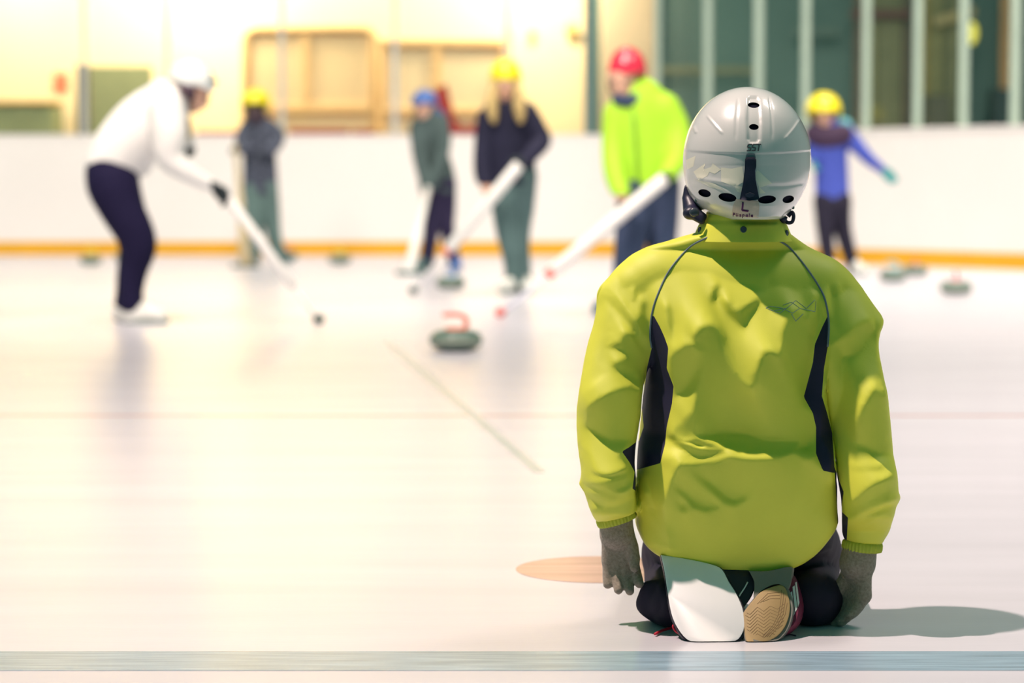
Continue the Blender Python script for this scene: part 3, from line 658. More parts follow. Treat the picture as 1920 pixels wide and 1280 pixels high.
pad_broom((441, 270), (460, 501), P.Y-.35, 11, 'tan-footed broom standing in front of the grey-jacketed child', mat('broom_tan', (0.55, 0.44, 0.26), 0.6, var=0.1), mat('pad_dark', (0.13, 0.16, 0.12), 0.7), 0.24, 2.1)

# --- child in a dark green-grey jacket, blue helmet
P = Person(506, 825, 'child in a dark green-grey jacket and blue helmet leaning on a broom')
J = mat('jacket_green_grey', (0.065, 0.095, 0.095), 0.8, 0.2, var=0.15, vscale=12); T_ = mat('trousers_navy', (0.025, 0.02, 0.055), 0.8, 0.2)
P.cloth('trousers', [([(815, 345, 0, 24), (812, 390, -.04, 18), (808, 440, -.06, 15), (800, 490, -.06, 14)],), ([(834, 345, 0, 22), (838, 390, .04, 17), (838, 430, .02, 15), (852, 488, .04, 13)],)], T_, 0.015)
P.cloth('jacket', [([(803, 222, 0, 22), (803, 245, 0, 31), (812, 290, 0, 29), (822, 330, 0, 31), (825, 358, 0, 31)], 0.7), ([(782, 240, -.02, 15), (786, 290, -.12, 13), (796, 335, -.2, 12), (797, 368, -.24, 9)],), ([(828, 228, 0, 15), (832, 275, -.1, 13), (815, 330, -.2, 12), (801, 362, -.25, 9)],)], J, 0.02, [zcut(P, 825, 361)])
P.head(795, 201, -.02, 50, (-0.2, -0.95, -0.2), UP, neck=(803, 228, 0)); P.finish()
P.plain('scarf', [P.chain([(810, 205, 0, 10), (822, 215, .02, 12), (828, 225, 0, 10)])], mat('scarf_blue', (0.06, 0.10, 0.22), 0.8))
P.helmet(796, 192, 0, 25, 28, 25, mat('helmet_blue', (0.045, 0.13, 0.42), 0.35, 0.5, coat=0.3), 0.3, 0.0)
P.glove(797, 368, -.24, (0, -.2, -1), (0.8, 0, -.2), 0.12, DARKG, 1); P.glove(801, 362, -.25, (-.1, -.2, -1), (-0.8, 0, -.2), 0.12, DARKG, -1)
SB = mat('shoe_blue', (0.06, 0.14, 0.40), 0.6)
P.shoe(800, 506, -.06, -.6, -.8, SH); P.shoe(853, 503, .04, .2, -1, SB)
pad_broom((803, 352), (768, 515), P.Y-.30, 15, 'white broom on a flat dark pad below the child in blue helmet', mat('stick_white', (0.8, 0.8, 0.8)), mat('pad_teal', (0.06, 0.13, 0.12), 0.7), 0.22, 1.3)

# --- long-haired girl, navy jacket, yellow helmet
P = Person(549, 972, 'long-haired person in a navy jacket and yellow helmet with a white stick')
J = mat('jacket_navy', (0.018, 0.018, 0.042), 0.75, 0.2, var=0.15, vscale=8); T_ = mat('jeans_grey_green', (0.10, 0.165, 0.165), 0.8, 0.2, var=0.15, vscale=6)
P.cloth('jeans', [([(950, 330, 0, 30), (948, 390, -.03, 26), (953, 440, -.03, 22), (963, 490, -.03, 19), (965, 530, -.03, 18)],), ([(980, 330, 0, 28), (978, 390, .05, 24), (974, 440, .05, 20), (978, 490, .05, 17), (981, 528, .05, 16)],)], T_, 0.015)
P.cloth('jacket', [([(950, 188, 0, 25), (950, 215, 0, 45), (953, 270, 0, 49), (955, 320, 0, 50), (958, 343, 0, 49)], 0.6), ([(915, 222, -.02, 22), (908, 270, -.05, 19), (905, 320, -.10, 17), (914, 358, -.15, 14)],), ([(986, 215, -.02, 24), (1004, 245, -.03, 22), (1016, 264, -.05, 18), (1000, 285, -.14, 16), (982, 304, -.2, 13)],)], J, 0.02, [zcut(P, 958, 346)])
P.head(947, 160, -.02, 66, (0, -0.98, -0.15), UP, neck=(950, 200, 0)); P.finish()
HB = mat('hair_blond', (0.50, 0.36, 0.15), 0.6, 0.3, var=0.25, vscale=25)
P.plain('hair', [P.chain([(930, 150, -.04, 8), (924, 175, -.10, 10), (922, 200, -.13, 12), (926, 226, -.14, 6)]), P.chain([(966, 150, -.04, 8), (972, 178, -.10, 10), (974, 205, -.13, 12), (976, 226, -.14, 6)]), P.chain([(932, 165, .08, 14), (948, 175, .1, 16), (964, 165, .08, 14)])], HB, 0.01)
P.helmet(948, 147, 0, 30, 34, 38, mat('helmet_yellow', (0.85, 0.72, 0.015)), 0.4, 0.0)
P.glove(914, 358, -.15, (0.2, -.1, -1), (0.9, -.2, 0), 0.14, DARKG, 1); P.glove(982, 304, -.2, (-.6, -.3, 0.3), (0, -.2, -1), 0.13, DARKG, -1)
P.shoe(963, 549, -.03, -.45, -.9, WS); P.shoe(982, 549, .05, .2, -1, WS)
broom(((974, 308), (775, 551)), P.Y-.28, None, 23, 'white stick slanting down from the long-haired person to a small dark tip', TIPD, 0.66)

# --- lime jacket, red helmet
P = Person(588, 1205, 'person in a bright lime green jacket and red helmet with a white stick')
J = mat('jacket_lime', (0.40, 0.72, 0.035), 0.6, 0.3, var=0.05, vscale=8, bump=0.3, bscale=14); T_ = mat('jeans_blue', (0.045, 0.065, 0.125), 0.8, 0.2, var=0.15, vscale=6)
P.cloth('jeans', [([(1195, 350, 0, 38), (1188, 410, -.03, 34), (1180, 470, -.03, 29), (1172, 530, -.03, 25), (1165, 572, -.03, 23)],), ([(1240, 350, 0, 36), (1242, 410, .05, 31), (1240, 470, .05, 27), (1240, 530, .05, 24), (1240, 570, .05, 22)],)], T_, 0.015)
jk = P.cloth('jacket', [([(1195, 175, 0, 36), (1200, 210, 0, 58), (1205, 270, 0, 62), (1210, 330, 0, 62), (1212, 362, 0, 60)], 0.6), ([(1156, 215, -.02, 26), (1150, 270, -.05, 22), (1153, 325, -.12, 21), (1167, 370, -.2, 17)],), ([(1245, 205, 0, 32), (1268, 245, -.02, 27), (1270, 290, -.08, 24), (1258, 318, -.17, 19), (1248, 328, -.22, 15)],)], J, 0.025, [zcut(P, 1212, 366)])
MB().tube([P.p(1186, 205, -.135), P.p(1190, 260, -.155), P.p(1196, 355, -.155)], 0.006, 6).build('zip', mat('zip_green', (0.16, 0.42, 0.03), 0.6), jk, True)
P.head(1168, 150, -.02, 76, (-0.22, -0.95, -0.15), UP, neck=(1190, 192, 0)); P.finish()
P.plain('scarf', [P.chain([(1158, 186, -.08, 11), (1180, 190, -.08, 12), (1202, 176, -.02, 15), (1210, 160, .02, 15), (1212, 172, .05, 14)])], mat('scarf_navy', (0.03, 0.05, 0.11), 0.8))
P.helmet(1176, 132, 0, 36, 40, 44, mat('helmet_red', (0.72, 0.03, 0.07), 0.25, 0.5, coat=0.7), 0.35, 0.1)
P.glove(1167, 370, -.2, (0.3, -.2, -1), (0.9, -.3, 0.2), 0.14, DARKG, 1); P.glove(1250, 326, -.22, (-.5, -.3, -.5), (-0.3, -.2, -1), 0.13, DARKG, -1)
P.shoe(1166, 588, -.03, -1.0, -.55, SH, 0.25); P.shoe(1240, 590, .05, .3, -1, SH)
broom(((1247, 334), (938, 594)), P.Y-.28, None, 26, 'white stick slanting down from the person in lime green to a red tip', TIPR, 0.68, mat('rod_blue_white', (0.66, 0.68, 0.78), 0.45))

# --- child in a blue jacket, yellow helmet, arm held out
P = Person(515, 1575, 'child in a blue jacket and yellow helmet holding one arm out')
J = mat('jacket_blue', (0.055, 0.085, 0.42), 0.7, 0.3, var=0.08, vscale=10); T_ = mat('trousers_black', (0.02, 0.018, 0.035), 0.8, 0.2)
TG = mat('glove_teal', (0.06, 0.33, 0.33), 0.7)
P.cloth('trousers', [([(1547, 375, 0, 22), (1547, 420, -.03, 18), (1550, 460, -.03, 15), (1556, 502, -.03, 14)],), ([(1574, 375, 0, 22), (1578, 420, .05, 18), (1588, 460, .05, 15), (1600, 502, .05, 13)],), ([(1550, 380, 0, 24), (1561, 384, 0, 25), (1572, 380, 0, 24)],)], T_, 0.015)
jk = P.cloth('jacket', [([(1550, 232, 0, 22), (1553, 262, 0, 34), (1558, 310, 0, 32), (1560, 360, 0, 32), (1560, 388, 0, 32)], 0.7), ([(1530, 252, 0, 16), (1522, 280, 0, 13), (1524, 298, -.06, 10)],), ([(1585, 250, 0, 18), (1605, 272, -.02, 15), (1628, 297, -.04, 12), (1652, 316, -.05, 9)],)], J, 0.02, [zcut(P, 1560, 391)])
P.plain('chest_yoke', [P.chain([(1527, 250, -.05, 20), (1552, 258, -.055, 24), (1580, 252, -.05, 20)], 0.8)], mat('yoke_maroon', (0.04, 0.018, 0.05), 0.8), 0.01, parent=jk)
P.plain('hood', [P.chain([(1570, 232, .08, 14), (1586, 236, .08, 13), (1590, 246, .05, 10)])], mat('hood_teal', (0.12, 0.38, 0.42), 0.7), 0.01, parent=jk)
P.head(1546, 218, -.02, 52, (-0.15, -0.97, -0.12), UP, neck=(1551, 245, 0)); P.finish()
P.helmet(1544, 207, 0, 33, 36, 34, mat('helmet_yellow', (0.85, 0.72, 0.015)), 0.65, 0.0)
P.glove(1524, 298, -.06, (0, -.2, -1), (0.8, 0, 0), 0.14, TG, 1); P.glove(1652, 316, -.05, (0.72, 0, -0.7), (0, -1, -.2), 0.17, TG, -1, (0.15, 0.15, 0.1))
P.shoe(1557, 515, -.03, 0, -1, WS); P.shoe(1601, 513, .05, .4, -.9, WS)

# ================================================================== THE KNEELING CHILD
YC = 3.95
b0 = G(1400, 1192)
BOY = empty('person', (b0[0], b0[1], 0), 'child kneeling on the ice seen from behind, yellow-green jacket and silver helmet', 'person', 'people on the rink')
M_JK = mat('jacket_yellow_green', (0.74, 0.73, 0.075), 0.55, 0.35, var=0.03, vscale=14, bump=0.12, bscale=900)
M_PAN = mat('jacket_navy_panel', (0.020, 0.018, 0.048), 0.6, 0.3, var=0.1, vscale=20, bump=0.1, bscale=900)
M_PIPE = mat('piping_grey', (0.16, 0.20, 0.24), 0.5, 0.4)
def P3(px, py, Y): return W(px, py, Y)
# jacket body: rows of (row px, left px, right px, back distance, front distance)
rows = np.array([(426, 1330, 1466, 3.968, 4.08), (437, 1310, 1476, 3.962, 4.09), (448, 1272, 1490, 3.956, 4.10), (464, 1232, 1514, 3.946, 4.11), (482, 1208, 1542, 3.934, 4.11), (505, 1196, 1566, 3.919, 4.11), (530, 1200, 1578, 3.907, 4.11),
    (560, 1208, 1580, 3.898, 4.11), (600, 1210, 1572, 3.894, 4.11), (640, 1214, 1562, 3.897, 4.11), (690, 1214, 1550, 3.904, 4.11), (740, 1209, 1547, 3.911, 4.11), (800, 1203, 1555, 3.918, 4.11),
    (814, 1202, 1557, 3.915, 4.11), (832, 1200, 1558, 3.898, 4.11), (850, 1198, 1560, 3.880, 4.11), (880, 1196, 1561, 3.876, 4.11), (940, 1192, 1563, 3.879, 4.11), (1000, 1195, 1567, 3.892, 4.11), (1040, 1204, 1564, 3.905, 4.11), (1090, 1222, 1552, 3.925, 4.11)])
rq = spline(rows, 5); order = np.argsort(-rq[:, 0]); rq = rq[order]
tz = np.array([P3(960, r[0], YC)[2] for r in rq]); txl = np.array([P3(r[1]-2, r[0], (r[3]+r[4])/2)[0] for r in rq]); txr = np.array([P3(r[2]+2, r[0], (r[3]+r[4])/2)[0] for r in rq])
hem = spline([(1180, 990), (1198, 1007), (1215, 1034), (1245, 1052), (1300, 1066), (1360, 1076), (1430, 1080), (1490, 1069), (1530, 1047), (1558, 1019), (1580, 995)], 5)
hx = np.array([P3(a, b, 3.912)[0] for a, b in hem]); hz = np.array([P3(a, b, 3.912)[2] for a, b in hem])
sleeveL = [(1234, 520, 3.975, 50), (1201, 547, 3.975, 56), (1179, 598, 3.97, 58), (1162, 660, 3.96, 62), (1148, 715, 3.945, 59), (1142, 770, 3.935, 61), (1138, 825, 3.93, 56), (1139, 870, 3.94, 51), (1144, 915, 3.955, 49), (1150, 945, 3.965, 44), (1155, 964, 3.972, 36)]
sleeveR = [(1546, 545, 3.975, 46), (1572, 575, 3.975, 51), (1591, 613, 3.97, 50), (1598, 655, 3.96, 48), (1600, 715, 3.945, 55), (1609, 770, 3.935, 56), (1618, 825, 3.93, 54), (1622, 880, 3.935, 54), (1626, 925, 3.95, 52), (1622, 960, 3.96, 46), (1621, 990, 3.965, 43), (1618, 1013, 3.968, 35)]
def chain3(rows_, n=2):
    q = spline(rows_, n); return np.array([P3(*r[:3]) for r in q]), np.array([r[3]/(F/r[2]) for r in q])
sLp, sLr = chain3(sleeveL); sRp, sRr = chain3(sleeveR)
zarm = P3(960, 600, YC)[2]; zlow = P3(960, 690, YC)[2]
PEAKS = [((1175, 585, 3.97), (1143, 555, 3.97), 34, 7), ((1605, 630, 3.97), (1635, 605, 3.97), 34, 7), ((1640, 932, 3.955), (1673, 927, 3.955), 30, 6), ((1640, 985, 3.965), (1658, 992, 3.965), 22, 8), ((1115, 890, 3.95), (1094, 905, 3.95), 24, 8)]
def jacket_fn(P):
    z = P[:, 2]; xl = np.interp(z, tz, txl); xr = np.interp(z, tz, txr); yb = np.interp(z, tz, rq[:, 3]); yf = np.interp(z, tz, rq[:, 4])
    a = (xr-xl)/2; cx = (xr+xl)/2; b_ = (yf-yb)/2; cy = (yf+yb)/2; n = 2.5
    k = (np.abs((P[:, 0]-cx)/a)**n+np.abs((P[:, 1]-cy)/b_)**n)**(1/n); d = (k-1)*np.minimum(a, b_)
    d = np.maximum(d, z-tz[-1]); d = smax(d, np.interp(P[:, 0], hx, hz)-z, 0.008)
    kk = 0.004+0.045*np.clip((z-zlow)/(zarm-zlow), 0, 1)
    for (p_, r_, cc, ca) in ((sLp, sLr, P3(1155, 964, 3.972), (0.30, 0, -0.954)), (sRp, sRr, P3(1618, 1016, 3.968), (-0.1, 0, -0.995))):
        e_ = d_chain(P, p_, r_)
        for (u0, u1, ra, rb) in PEAKS: e_ = smin(e_, d_chain(P, [P3(*u0), P3(*u1)], [ra/1165, rb/1165]), 0.012)
        e_ = np.maximum(e_, (P-np.asarray(cc, dtype=np.float32)).dot(np.asarray(ca, dtype=np.float32))); h = np.clip(0.5+0.5*(e_-d)/kk, 0, 1); d = e_+(d-e_)*h-kk*h*(1-h)
    return d
lo = np.array([P3(1070, 900, YC)[0], 3.80, 0.055]); hi = np.array([P3(1690, 900, YC)[0], 4.11, tz[-1]])
JV, JQ = field_mesh(jacket_fn, lo, hi, 0.0038, 3); JT = tris(JQ)
strokes = [
 # back: hanging lobes between the shoulder blades
 ([(1262, 690), (1290, 640), (1318, 610), (1345, 612), (1360, 650), (1380, 700), (1400, 722), (1418, 705), (1430, 668), (1452, 652), (1474, 672), (1484, 730)], 16, 6.0, 8),
 ([(1372, 566), (1388, 586), (1404, 606), (1422, 590), (1434, 568)], 13, 4.5, 7),
 ([(1340, 545), (1346, 575), (1352, 600)], 8, -3.0),
 ([(1300, 818), (1340, 816), (1400, 818), (1450, 826), (1494, 824)], 12, 4.0, 8),
 ([(1300, 808), (1350, 806), (1410, 808), (1480, 814)], 7, -3.0),
 ([(1250, 806), (1285, 838), (1330, 850), (1385, 842)], 10, 5.5, 14), ([(1255, 818), (1290, 822), (1325, 834)], 8, -4.0),
 ([(1238, 862), (1262, 868), (1290, 890), (1330, 925), (1352, 930)], 9, 4.5, 12), ([(1330, 905), (1375, 946), (1402, 938), (1415, 925)], 8, 4.0, 11),
 ([(1232, 905), (1262, 900), (1292, 940)], 9, 3.0), ([(1205, 925), (1225, 970), (1262, 1010)], 9, 3.5), ([(1210, 905), (1222, 945), (1226, 958)], 7, -5.0),
 ([(1266, 560), (1258, 610), (1256, 650)], 7, 2.5), ([(1288, 565), (1284, 620), (1274, 665)], 8, 2.5), ([(1310, 570), (1300, 610)], 7, -2.0),
 ([(1262, 770), (1290, 730), (1315, 690)], 10, 3.5, 14),
 ([(1447, 515), (1446, 560), (1440, 600)], 6, -2.5), ([(1478, 590), (1472, 640), (1480, 700)], 10, -4.5), ([(1498, 540), (1496, 590), (1488, 650)], 8, 3.0), ([(1524, 545), (1520, 600), (1510, 660)], 7, 3.0), ([(1512, 560), (1506, 620)], 6, -3.0),
 ([(1500, 840), (1530, 820), (1545, 800)], 9, -3.0), ([(1490, 835), (1520, 865), (1535, 885)], 9, 3.0),
 ([(1520, 960), (1545, 930), (1560, 905)], 9, -3.0), ([(1440, 1000), (1500, 985), (1550, 960)], 14, 2.0), ([(1250, 1000), (1320, 1030), (1420, 1040)], 14, 1.5),
 # left sleeve
 ([(1136, 549), (1158, 574), (1188, 606), (1216, 646)], 8, 6.0, 14), ([(1140, 562), (1165, 592), (1192, 626), (1216, 660)], 7, -7.0),
 ([(1184, 545), (1180, 580), (1176, 605)], 6, -3.0), ([(1205, 566), (1200, 600), (1214, 620)], 8, -3.5),
 ([(1145, 640), (1165, 625), (1190, 630)], 9, 4.0), ([(1106, 742), (1140, 716), (1170, 706), (1214, 712)], 9, 6.5, 13),
 ([(1098, 798), (1130, 812), (1160, 836), (1186, 826)], 9, 6.0, 10), ([(1090, 836), (1110, 850), (1120, 876)], 8, 4.0),
 ([(1105, 872), (1140, 882), (1180, 868)], 8, 5.0, 9), ([(1102, 900), (1130, 905), (1165, 914), (1192, 892)], 8, 5.5, 10), ([(1100, 893), (1140, 893), (1176, 886)], 6, -4.0),
 ([(1112, 940), (1145, 945), (1185, 930)], 9, -3.5), ([(1120, 926), (1155, 932), (1186, 920)], 7, 3.0),
 # right sleeve
 ([(1552, 648), (1578, 628), (1606, 606), (1640, 598)], 9, 6.0, 14), ([(1556, 662), (1586, 650), (1614, 640), (1640, 618)], 12, -6.0),
 ([(1636, 604), (1628, 640), (1612, 662)], 6, 4.0), ([(1560, 545), (1562, 580), (1556, 620)], 7, -4.0), ([(1592, 535), (1590, 570), (1578, 600)], 8, -3.5), ([(1576, 530), (1574, 570)], 7, 3.0),
 ([(1645, 690), (1625, 740), (1612, 800), (1610, 830)], 14, 4.0), ([(1575, 700), (1580, 770), (1588, 840)], 16, -4.0),
 ([(1592, 790), (1612, 798), (1640, 792)], 6, 2.5), ([(1590, 868), (1620, 872), (1660, 862)], 8, 4.0), ([(1600, 884), (1630, 880), (1655, 884)], 6, -2.5),
 ([(1584, 968), (1596, 970), (1630, 945), (1684, 924)], 9, 9.0, 10), ([(1604, 968), (1632, 955), (1668, 942)], 7, -9.0), ([(1600, 985), (1625, 970), (1645, 955)], 7, 5.0), ([(1650, 1000), (1664, 985), (1662, 962)], 7, 4.0)]
blobs = [(1330, 690, 34, 60, 10, -6.0), (1450, 735, 34, 62, 0, -5.0), (1404, 586, 17, 15, 0, -4.5), (1400, 770, 75, 34, 0, -4.0), (1190, 672, 28, 36, 0, -6.0), (1152, 772, 42, 32, -10, -7.0),
   (1585, 745, 26, 55, 5, -4.0), (1380, 510, 80, 45, 0, 4.0), (1300, 500, 40, 40, 0, 3.0), (1480, 500, 40, 40, 0, 3.0), (1390, 990, 110, 40, 0, 3.0), (1636, 830, 26, 40, 0, 3.0), (1170, 530, 26, 22, 0, 4.0), (1612, 560, 24, 28, 0, 4.0)]
FK = 0.8
JV = folds(JV, JT, [(t_[0], t_[1], t_[2]*FK)+tuple(t_[3:]) for t_ in strokes], [t_[:5]+(t_[5]*0.7,) for t_ in blobs]); JV = relax(JV, JQ, 1)

# larger cloth folds: where the hanging cloth tilts up to the lamp and where it tucks under, solved as one height field
def c2(p): return [(1060+a/2.559, 400+b/2.559) for a, b in p]
def c3(p): return [(1060+a/2.783, 800+b/2.783) for a, b in p]
UNDER = [c2(p) for p in (
 [(770,425),(795,420),(812,460),(835,468),(880,440),(950,400),(935,440),(890,490),(858,555),(830,525),(790,480)], [(705,400),(725,350),(745,345),(735,390),(720,430),(705,420)],
 [(610,580),(640,545),(700,525),(740,550),(765,600),(775,650),(800,720),(835,790),(870,830),(890,815),(905,760),(920,700),(945,655),(985,655),(1020,690),(1035,640),(1045,560),(1065,510),(1090,465),(1125,465),(1150,500),(1170,500),(1190,470),(1205,400),(1218,390),(1232,430),(1225,520),(1195,600),(1190,680),(1150,860),(1150,920),(1185,960),(1190,1050),(1150,1110),(1100,1130),(1115,1090),(1040,1090),(960,1085),(880,1060),(780,1045),(700,1055),(620,1055),(585,1040),(580,990),(600,960),(615,880),(635,790),(655,690),(655,640),(620,610)],
 [(495,690),(520,655),(570,625),(620,625),(650,650),(655,680),(630,740),(590,810),(560,850),(525,870),(520,830),(500,770)],
 [(485,1060),(510,1040),(560,1045),(620,1065),(700,1090),(760,1120),(765,1140),(720,1160),(640,1165),(590,1145),(540,1110)],
 [(1255,440),(1280,300),(1298,295),(1292,400),(1280,520),(1262,500)],
 [(1265,635),(1330,590),(1400,535),(1460,510),(1488,505),(1470,580),(1430,650),(1390,680),(1330,685),(1325,760),(1330,850),(1310,940),(1290,1000),(1270,1000),(1250,940),(1230,870),(1245,760)],
 [(1420,930),(1480,830),(1540,900),(1575,1050),(1575,1160),(1500,1150),(1450,1120),(1400,1100),(1390,1000)],
 [(195,365),(225,375),(270,430),(300,480),(330,540),(360,600),(400,640),(415,650),(415,600),(385,480),(390,425),(370,430),(355,500),(340,520),(290,450),(240,390)],
 [(210,640),(270,615),(280,580),(310,570),(340,590),(370,610),(415,660),(405,800),(350,795),(290,780),(240,740),(235,720),(290,700),(300,690),(280,660),(240,645)],
 [(100,930),(150,890),(230,850),(315,825),(360,860),(385,1030),(330,1090),(250,1100),(180,1070),(100,1020)],
 [(330,420),(345,320),(358,300),(350,370),(338,425)], [(480,450),(500,440),(515,520),(505,600),(490,560)], [(255,1160),(320,1100),(335,1140),(335,1210),(290,1200)])]
UNDER += [c3(p) for p in ([(590,185),(680,190),(770,180),(860,150),(980,165),(1100,160),(1190,120),(1240,165),(1300,150),(1340,220),(1395,240),(1400,560),(1330,660),(1200,740),(1000,790),(760,760),(600,720),(540,640),(520,520),(500,440),(530,330),(560,250)],
 [(95,290),(200,270),(300,250),(365,200),(350,270),(240,330),(160,310)], [(120,340),(200,325),(320,330),(380,300),(370,380),(300,440),(220,420),(150,370)],
 [(1500,470),(1520,440),(1600,405),(1700,375),(1680,400),(1600,440),(1540,480)], [(400,340),(440,330),(480,430),(450,440),(410,400)])]
TILT_UP = [c3(p) for p in ([(560,300),(620,330),(690,400),(740,415),(810,405),(800,425),(740,445),(670,420),(600,350)], [(690,255),(760,290),(850,370),(890,385),(960,340),(940,385),(880,418),(830,400),(760,330)], [(600,400),(650,400),(640,450),(600,440)])]
gs = 2.5; gx0, gx1, gy0, gy1 = 1066, 1694, 436, 1080
GX, GY = np.meshgrid(np.arange(gx0, gx1, gs), np.arange(gy0, gy1, gs)); H0 = np.full(GX.shape, np.nan)
_s = Surf(JV, JT)
for i_ in range(GX.shape[0]):
    for j_ in range(GX.shape[1]):
        q_ = _s.at(GX[i_, j_], GY[i_, j_])
        if q_ is not None: H0[i_, j_] = -q_[1]
ok_ = ~np.isnan(H0); H0f = np.where(ok_, H0, 0)
lit_ = np.ones(GX.shape)
for pl in UNDER: lit_ *= np.clip(0.5+poly_sd(GX, GY, pl)/7, 0, 1)
for pl in TILT_UP: lit_ = np.maximum(lit_, np.clip(0.5-poly_sd(GX, GY, pl)/7, 0, 1))
ms = gs/1172.0
def gxy(h):
    a = np.zeros_like(h); b = np.zeros_like(h); a[:, :-1] = (h[:, 1:]-h[:, :-1])/ms; b[:-1] = (h[1:]-h[:-1])/ms; return a, b
def gxyT(a, b):
    o = np.zeros_like(a); o[:, 1:] += a[:, :-1]/ms; o[:, :-1] -= a[:, :-1]/ms; o[1:] += b[:-1]/ms; o[:-1] -= b[:-1]/ms; return o
hx_, hy_ = gxy(H0f); edge = ok_.copy(); edge[:, :-1] &= ok_[:, 1:]; edge[:-1] &= ok_[1:]; edge &= (np.abs(hx_) < 2.2) & (np.abs(hy_) < 2.2)
wl_ = edge.astype(float)/(1+0.1*(hx_**2+hy_**2)); lc, ls = 0.423, 0.906
UPS, DNS = 0.72, -0.24
# where the cloth already faces the lamp well enough leave it; elsewhere ask for the wanted tilt
tot = lc*hx_+ls*hy_; want = np.where(lit_ > 0.5, np.where(tot > 0.55, tot, UPS*(lit_-0.5)*2), DNS*(0.5-lit_)*2+np.minimum(tot, 0)*0.3)
res = want-tot; res = np.clip(res, -1.6, 1.2)
AL, MU = 0.10, 1.6; MB_ = 0.0
def Aop(h):
    a, b = gxy(h); d = wl_*(lc*a+ls*b); p = AL*edge*(-ls*a+lc*b); return gxyT(lc*d-ls*p, ls*d+lc*p)+MU*h+MB_*h
rhs = gxyT(lc*wl_*res, ls*wl_*res); hh = np.zeros_like(H0f); r_ = rhs-Aop(hh); p_ = r_.copy(); rs = (r_*r_).sum()
for it_ in range(500):
    Ap = Aop(p_); al_ = rs/((p_*Ap).sum()+1e-20); hh += al_*p_; r_ -= al_*Ap; rn = (r_*r_).sum()
    if rn < 1e-10*(rhs*rhs).sum(): break
    p_ = r_+(rn/rs)*p_; rs = rn
sup = edge.copy(); sup[:, 1:] |= edge[:, :-1]; sup[1:] |= edge[:-1]; ok_ = sup
hh -= 0.5*(hh[sup].mean()); hh = np.clip(hh, -0.036, 0.036)
for it_ in range(20):
    pw = np.pad(ok_.astype(float), 1); ph_ = np.pad(hh*ok_, 1); cn = pw[:-2, 1:-1]+pw[2:, 1:-1]+pw[1:-1, :-2]+pw[1:-1, 2:]; av = (ph_[:-2, 1:-1]+ph_[2:, 1:-1]+ph_[1:-1, :-2]+ph_[1:-1, 2:])/np.maximum(cn, 1); nw = (~ok_) & (cn > 0); hh = np.where(nw, av, hh); ok_ = ok_ | nw
vx, vy = proj(JV); fx = np.clip((vx-gx0)/gs, 0, GX.shape[1]-1.001); fy = np.clip((vy-gy0)/gs, 0, GX.shape[0]-1.001); ix = fx.astype(int); iy = fy.astype(int); tx = fx-ix; ty = fy-iy
def bil(A): return (A[iy, ix]*(1-tx)+A[iy, ix+1]*tx)*(1-ty)+(A[iy+1, ix]*(1-tx)+A[iy+1, ix+1]*tx)*ty
NN = vnormals(JV, JT)
JV[:, 1] -= bil(hh)*np.clip((-NN[:, 1]+0.45)/0.6, 0, 1)*np.clip((vy-444)/26, 0, 1)*np.clip((np.interp(vx, hem[:, 0], hem[:, 1])-vy)/30, 0, 1)
JV = relax(JV, JQ, 2, 0.5)
JS = Surf(JV, JT)
pxv, pyv = proj(JV)
ragL = [(1342, 440), (1318, 449), (1290, 466), (1255, 507), (1233, 553), (1222, 590), (1219, 630), (1222, 652)]
ragR = [(1436, 442), (1462, 452), (1482, 466), (1512, 502), (1540, 545), (1550, 575), (1554, 610), (1552, 650)]
polyL = list(map(tuple, spline(ragL, 4)))+[(1213, 690), (1210, 716), (1203, 760), (1207, 800), (1195, 835), (1192, 880), (1192, 960), (1192, 1010), (1000, 1010), (1000, 400), (1342, 400)]
polyR = list(map(tuple, spline(ragR, 4)))+[(1545, 690), (1541, 742), (1551, 775), (1560, 810), (1563, 850), (1566, 900), (1570, 960), (1572, 1040), (1800, 1040), (1800, 400), (1436, 400)]
jroot = None
(Vs, Ts), (Vr, Tr) = split(JV, JT, poly_sd(pxv, pyv, polyL)); (Vs2, Ts2), (Vb, Tb) = split(Vr, Tr, poly_sd(*proj(Vr), polyR))
panL = [(1226, 592), (1237, 612), (1246, 632), (1253, 652), (1250, 690), (1263, 724), (1260, 756), (1250, 800), (1247, 832), (1238, 868), (1196, 880), (1150, 884), (1150, 592)]
panR = [(1553, 590), (1542, 612), (1528, 645), (1524, 680), (1507, 744), (1524, 774), (1530, 800), (1530, 850), (1543, 882), (1562, 886), (1620, 890), (1620, 590)]
(Va, Ta), (Vb, Tb) = split(Vb, Tb, poly_sd(*proj(Vb), panL)); (Va2, Ta2), (Vb, Tb) = split(Vb, Tb, poly_sd(*proj(Vb), panR))
JK = mesh_obj('jacket', Vb, Tb, M_JK, BOY)
mesh_obj('side_panel', Va, Ta, M_PAN, JK, label='navy side panel'); mesh_obj('side_panel', Va2, Ta2, M_PAN, JK, label='navy side panel')
inL = [(1166, 846), (1180, 838), (1196, 826), (1215, 830), (1215, 935), (1186, 916), (1190, 884), (1180, 866)]
inR = [(1560, 862), (1574, 902), (1582, 922), (1577, 958), (1590, 970), (1586, 1040), (1540, 1040), (1540, 862)]
for (v, t, pl) in ((Vs, Ts, inL), (Vs2, Ts2, inR)):
    (vi, ti), (vo, to) = split(v, t, poly_sd(*proj(v), pl))
    sl_ = mesh_obj('sleeve', vo, to, M_JK, JK)
    mesh_obj('sleeve_panel', vi, ti, M_PAN, JK, label='navy inner sleeve panel')
for rg in (ragL, ragR): MB().tube(JS.line(rg, lift=0.0004), 0.0017, 6).build('piping', M_PIPE, JK, True, label='grey piping along the shoulder seam')
for rg in ([(1222, 590), (1226, 592), (1237, 612), (1246, 632), (1253, 652)],):
    pass
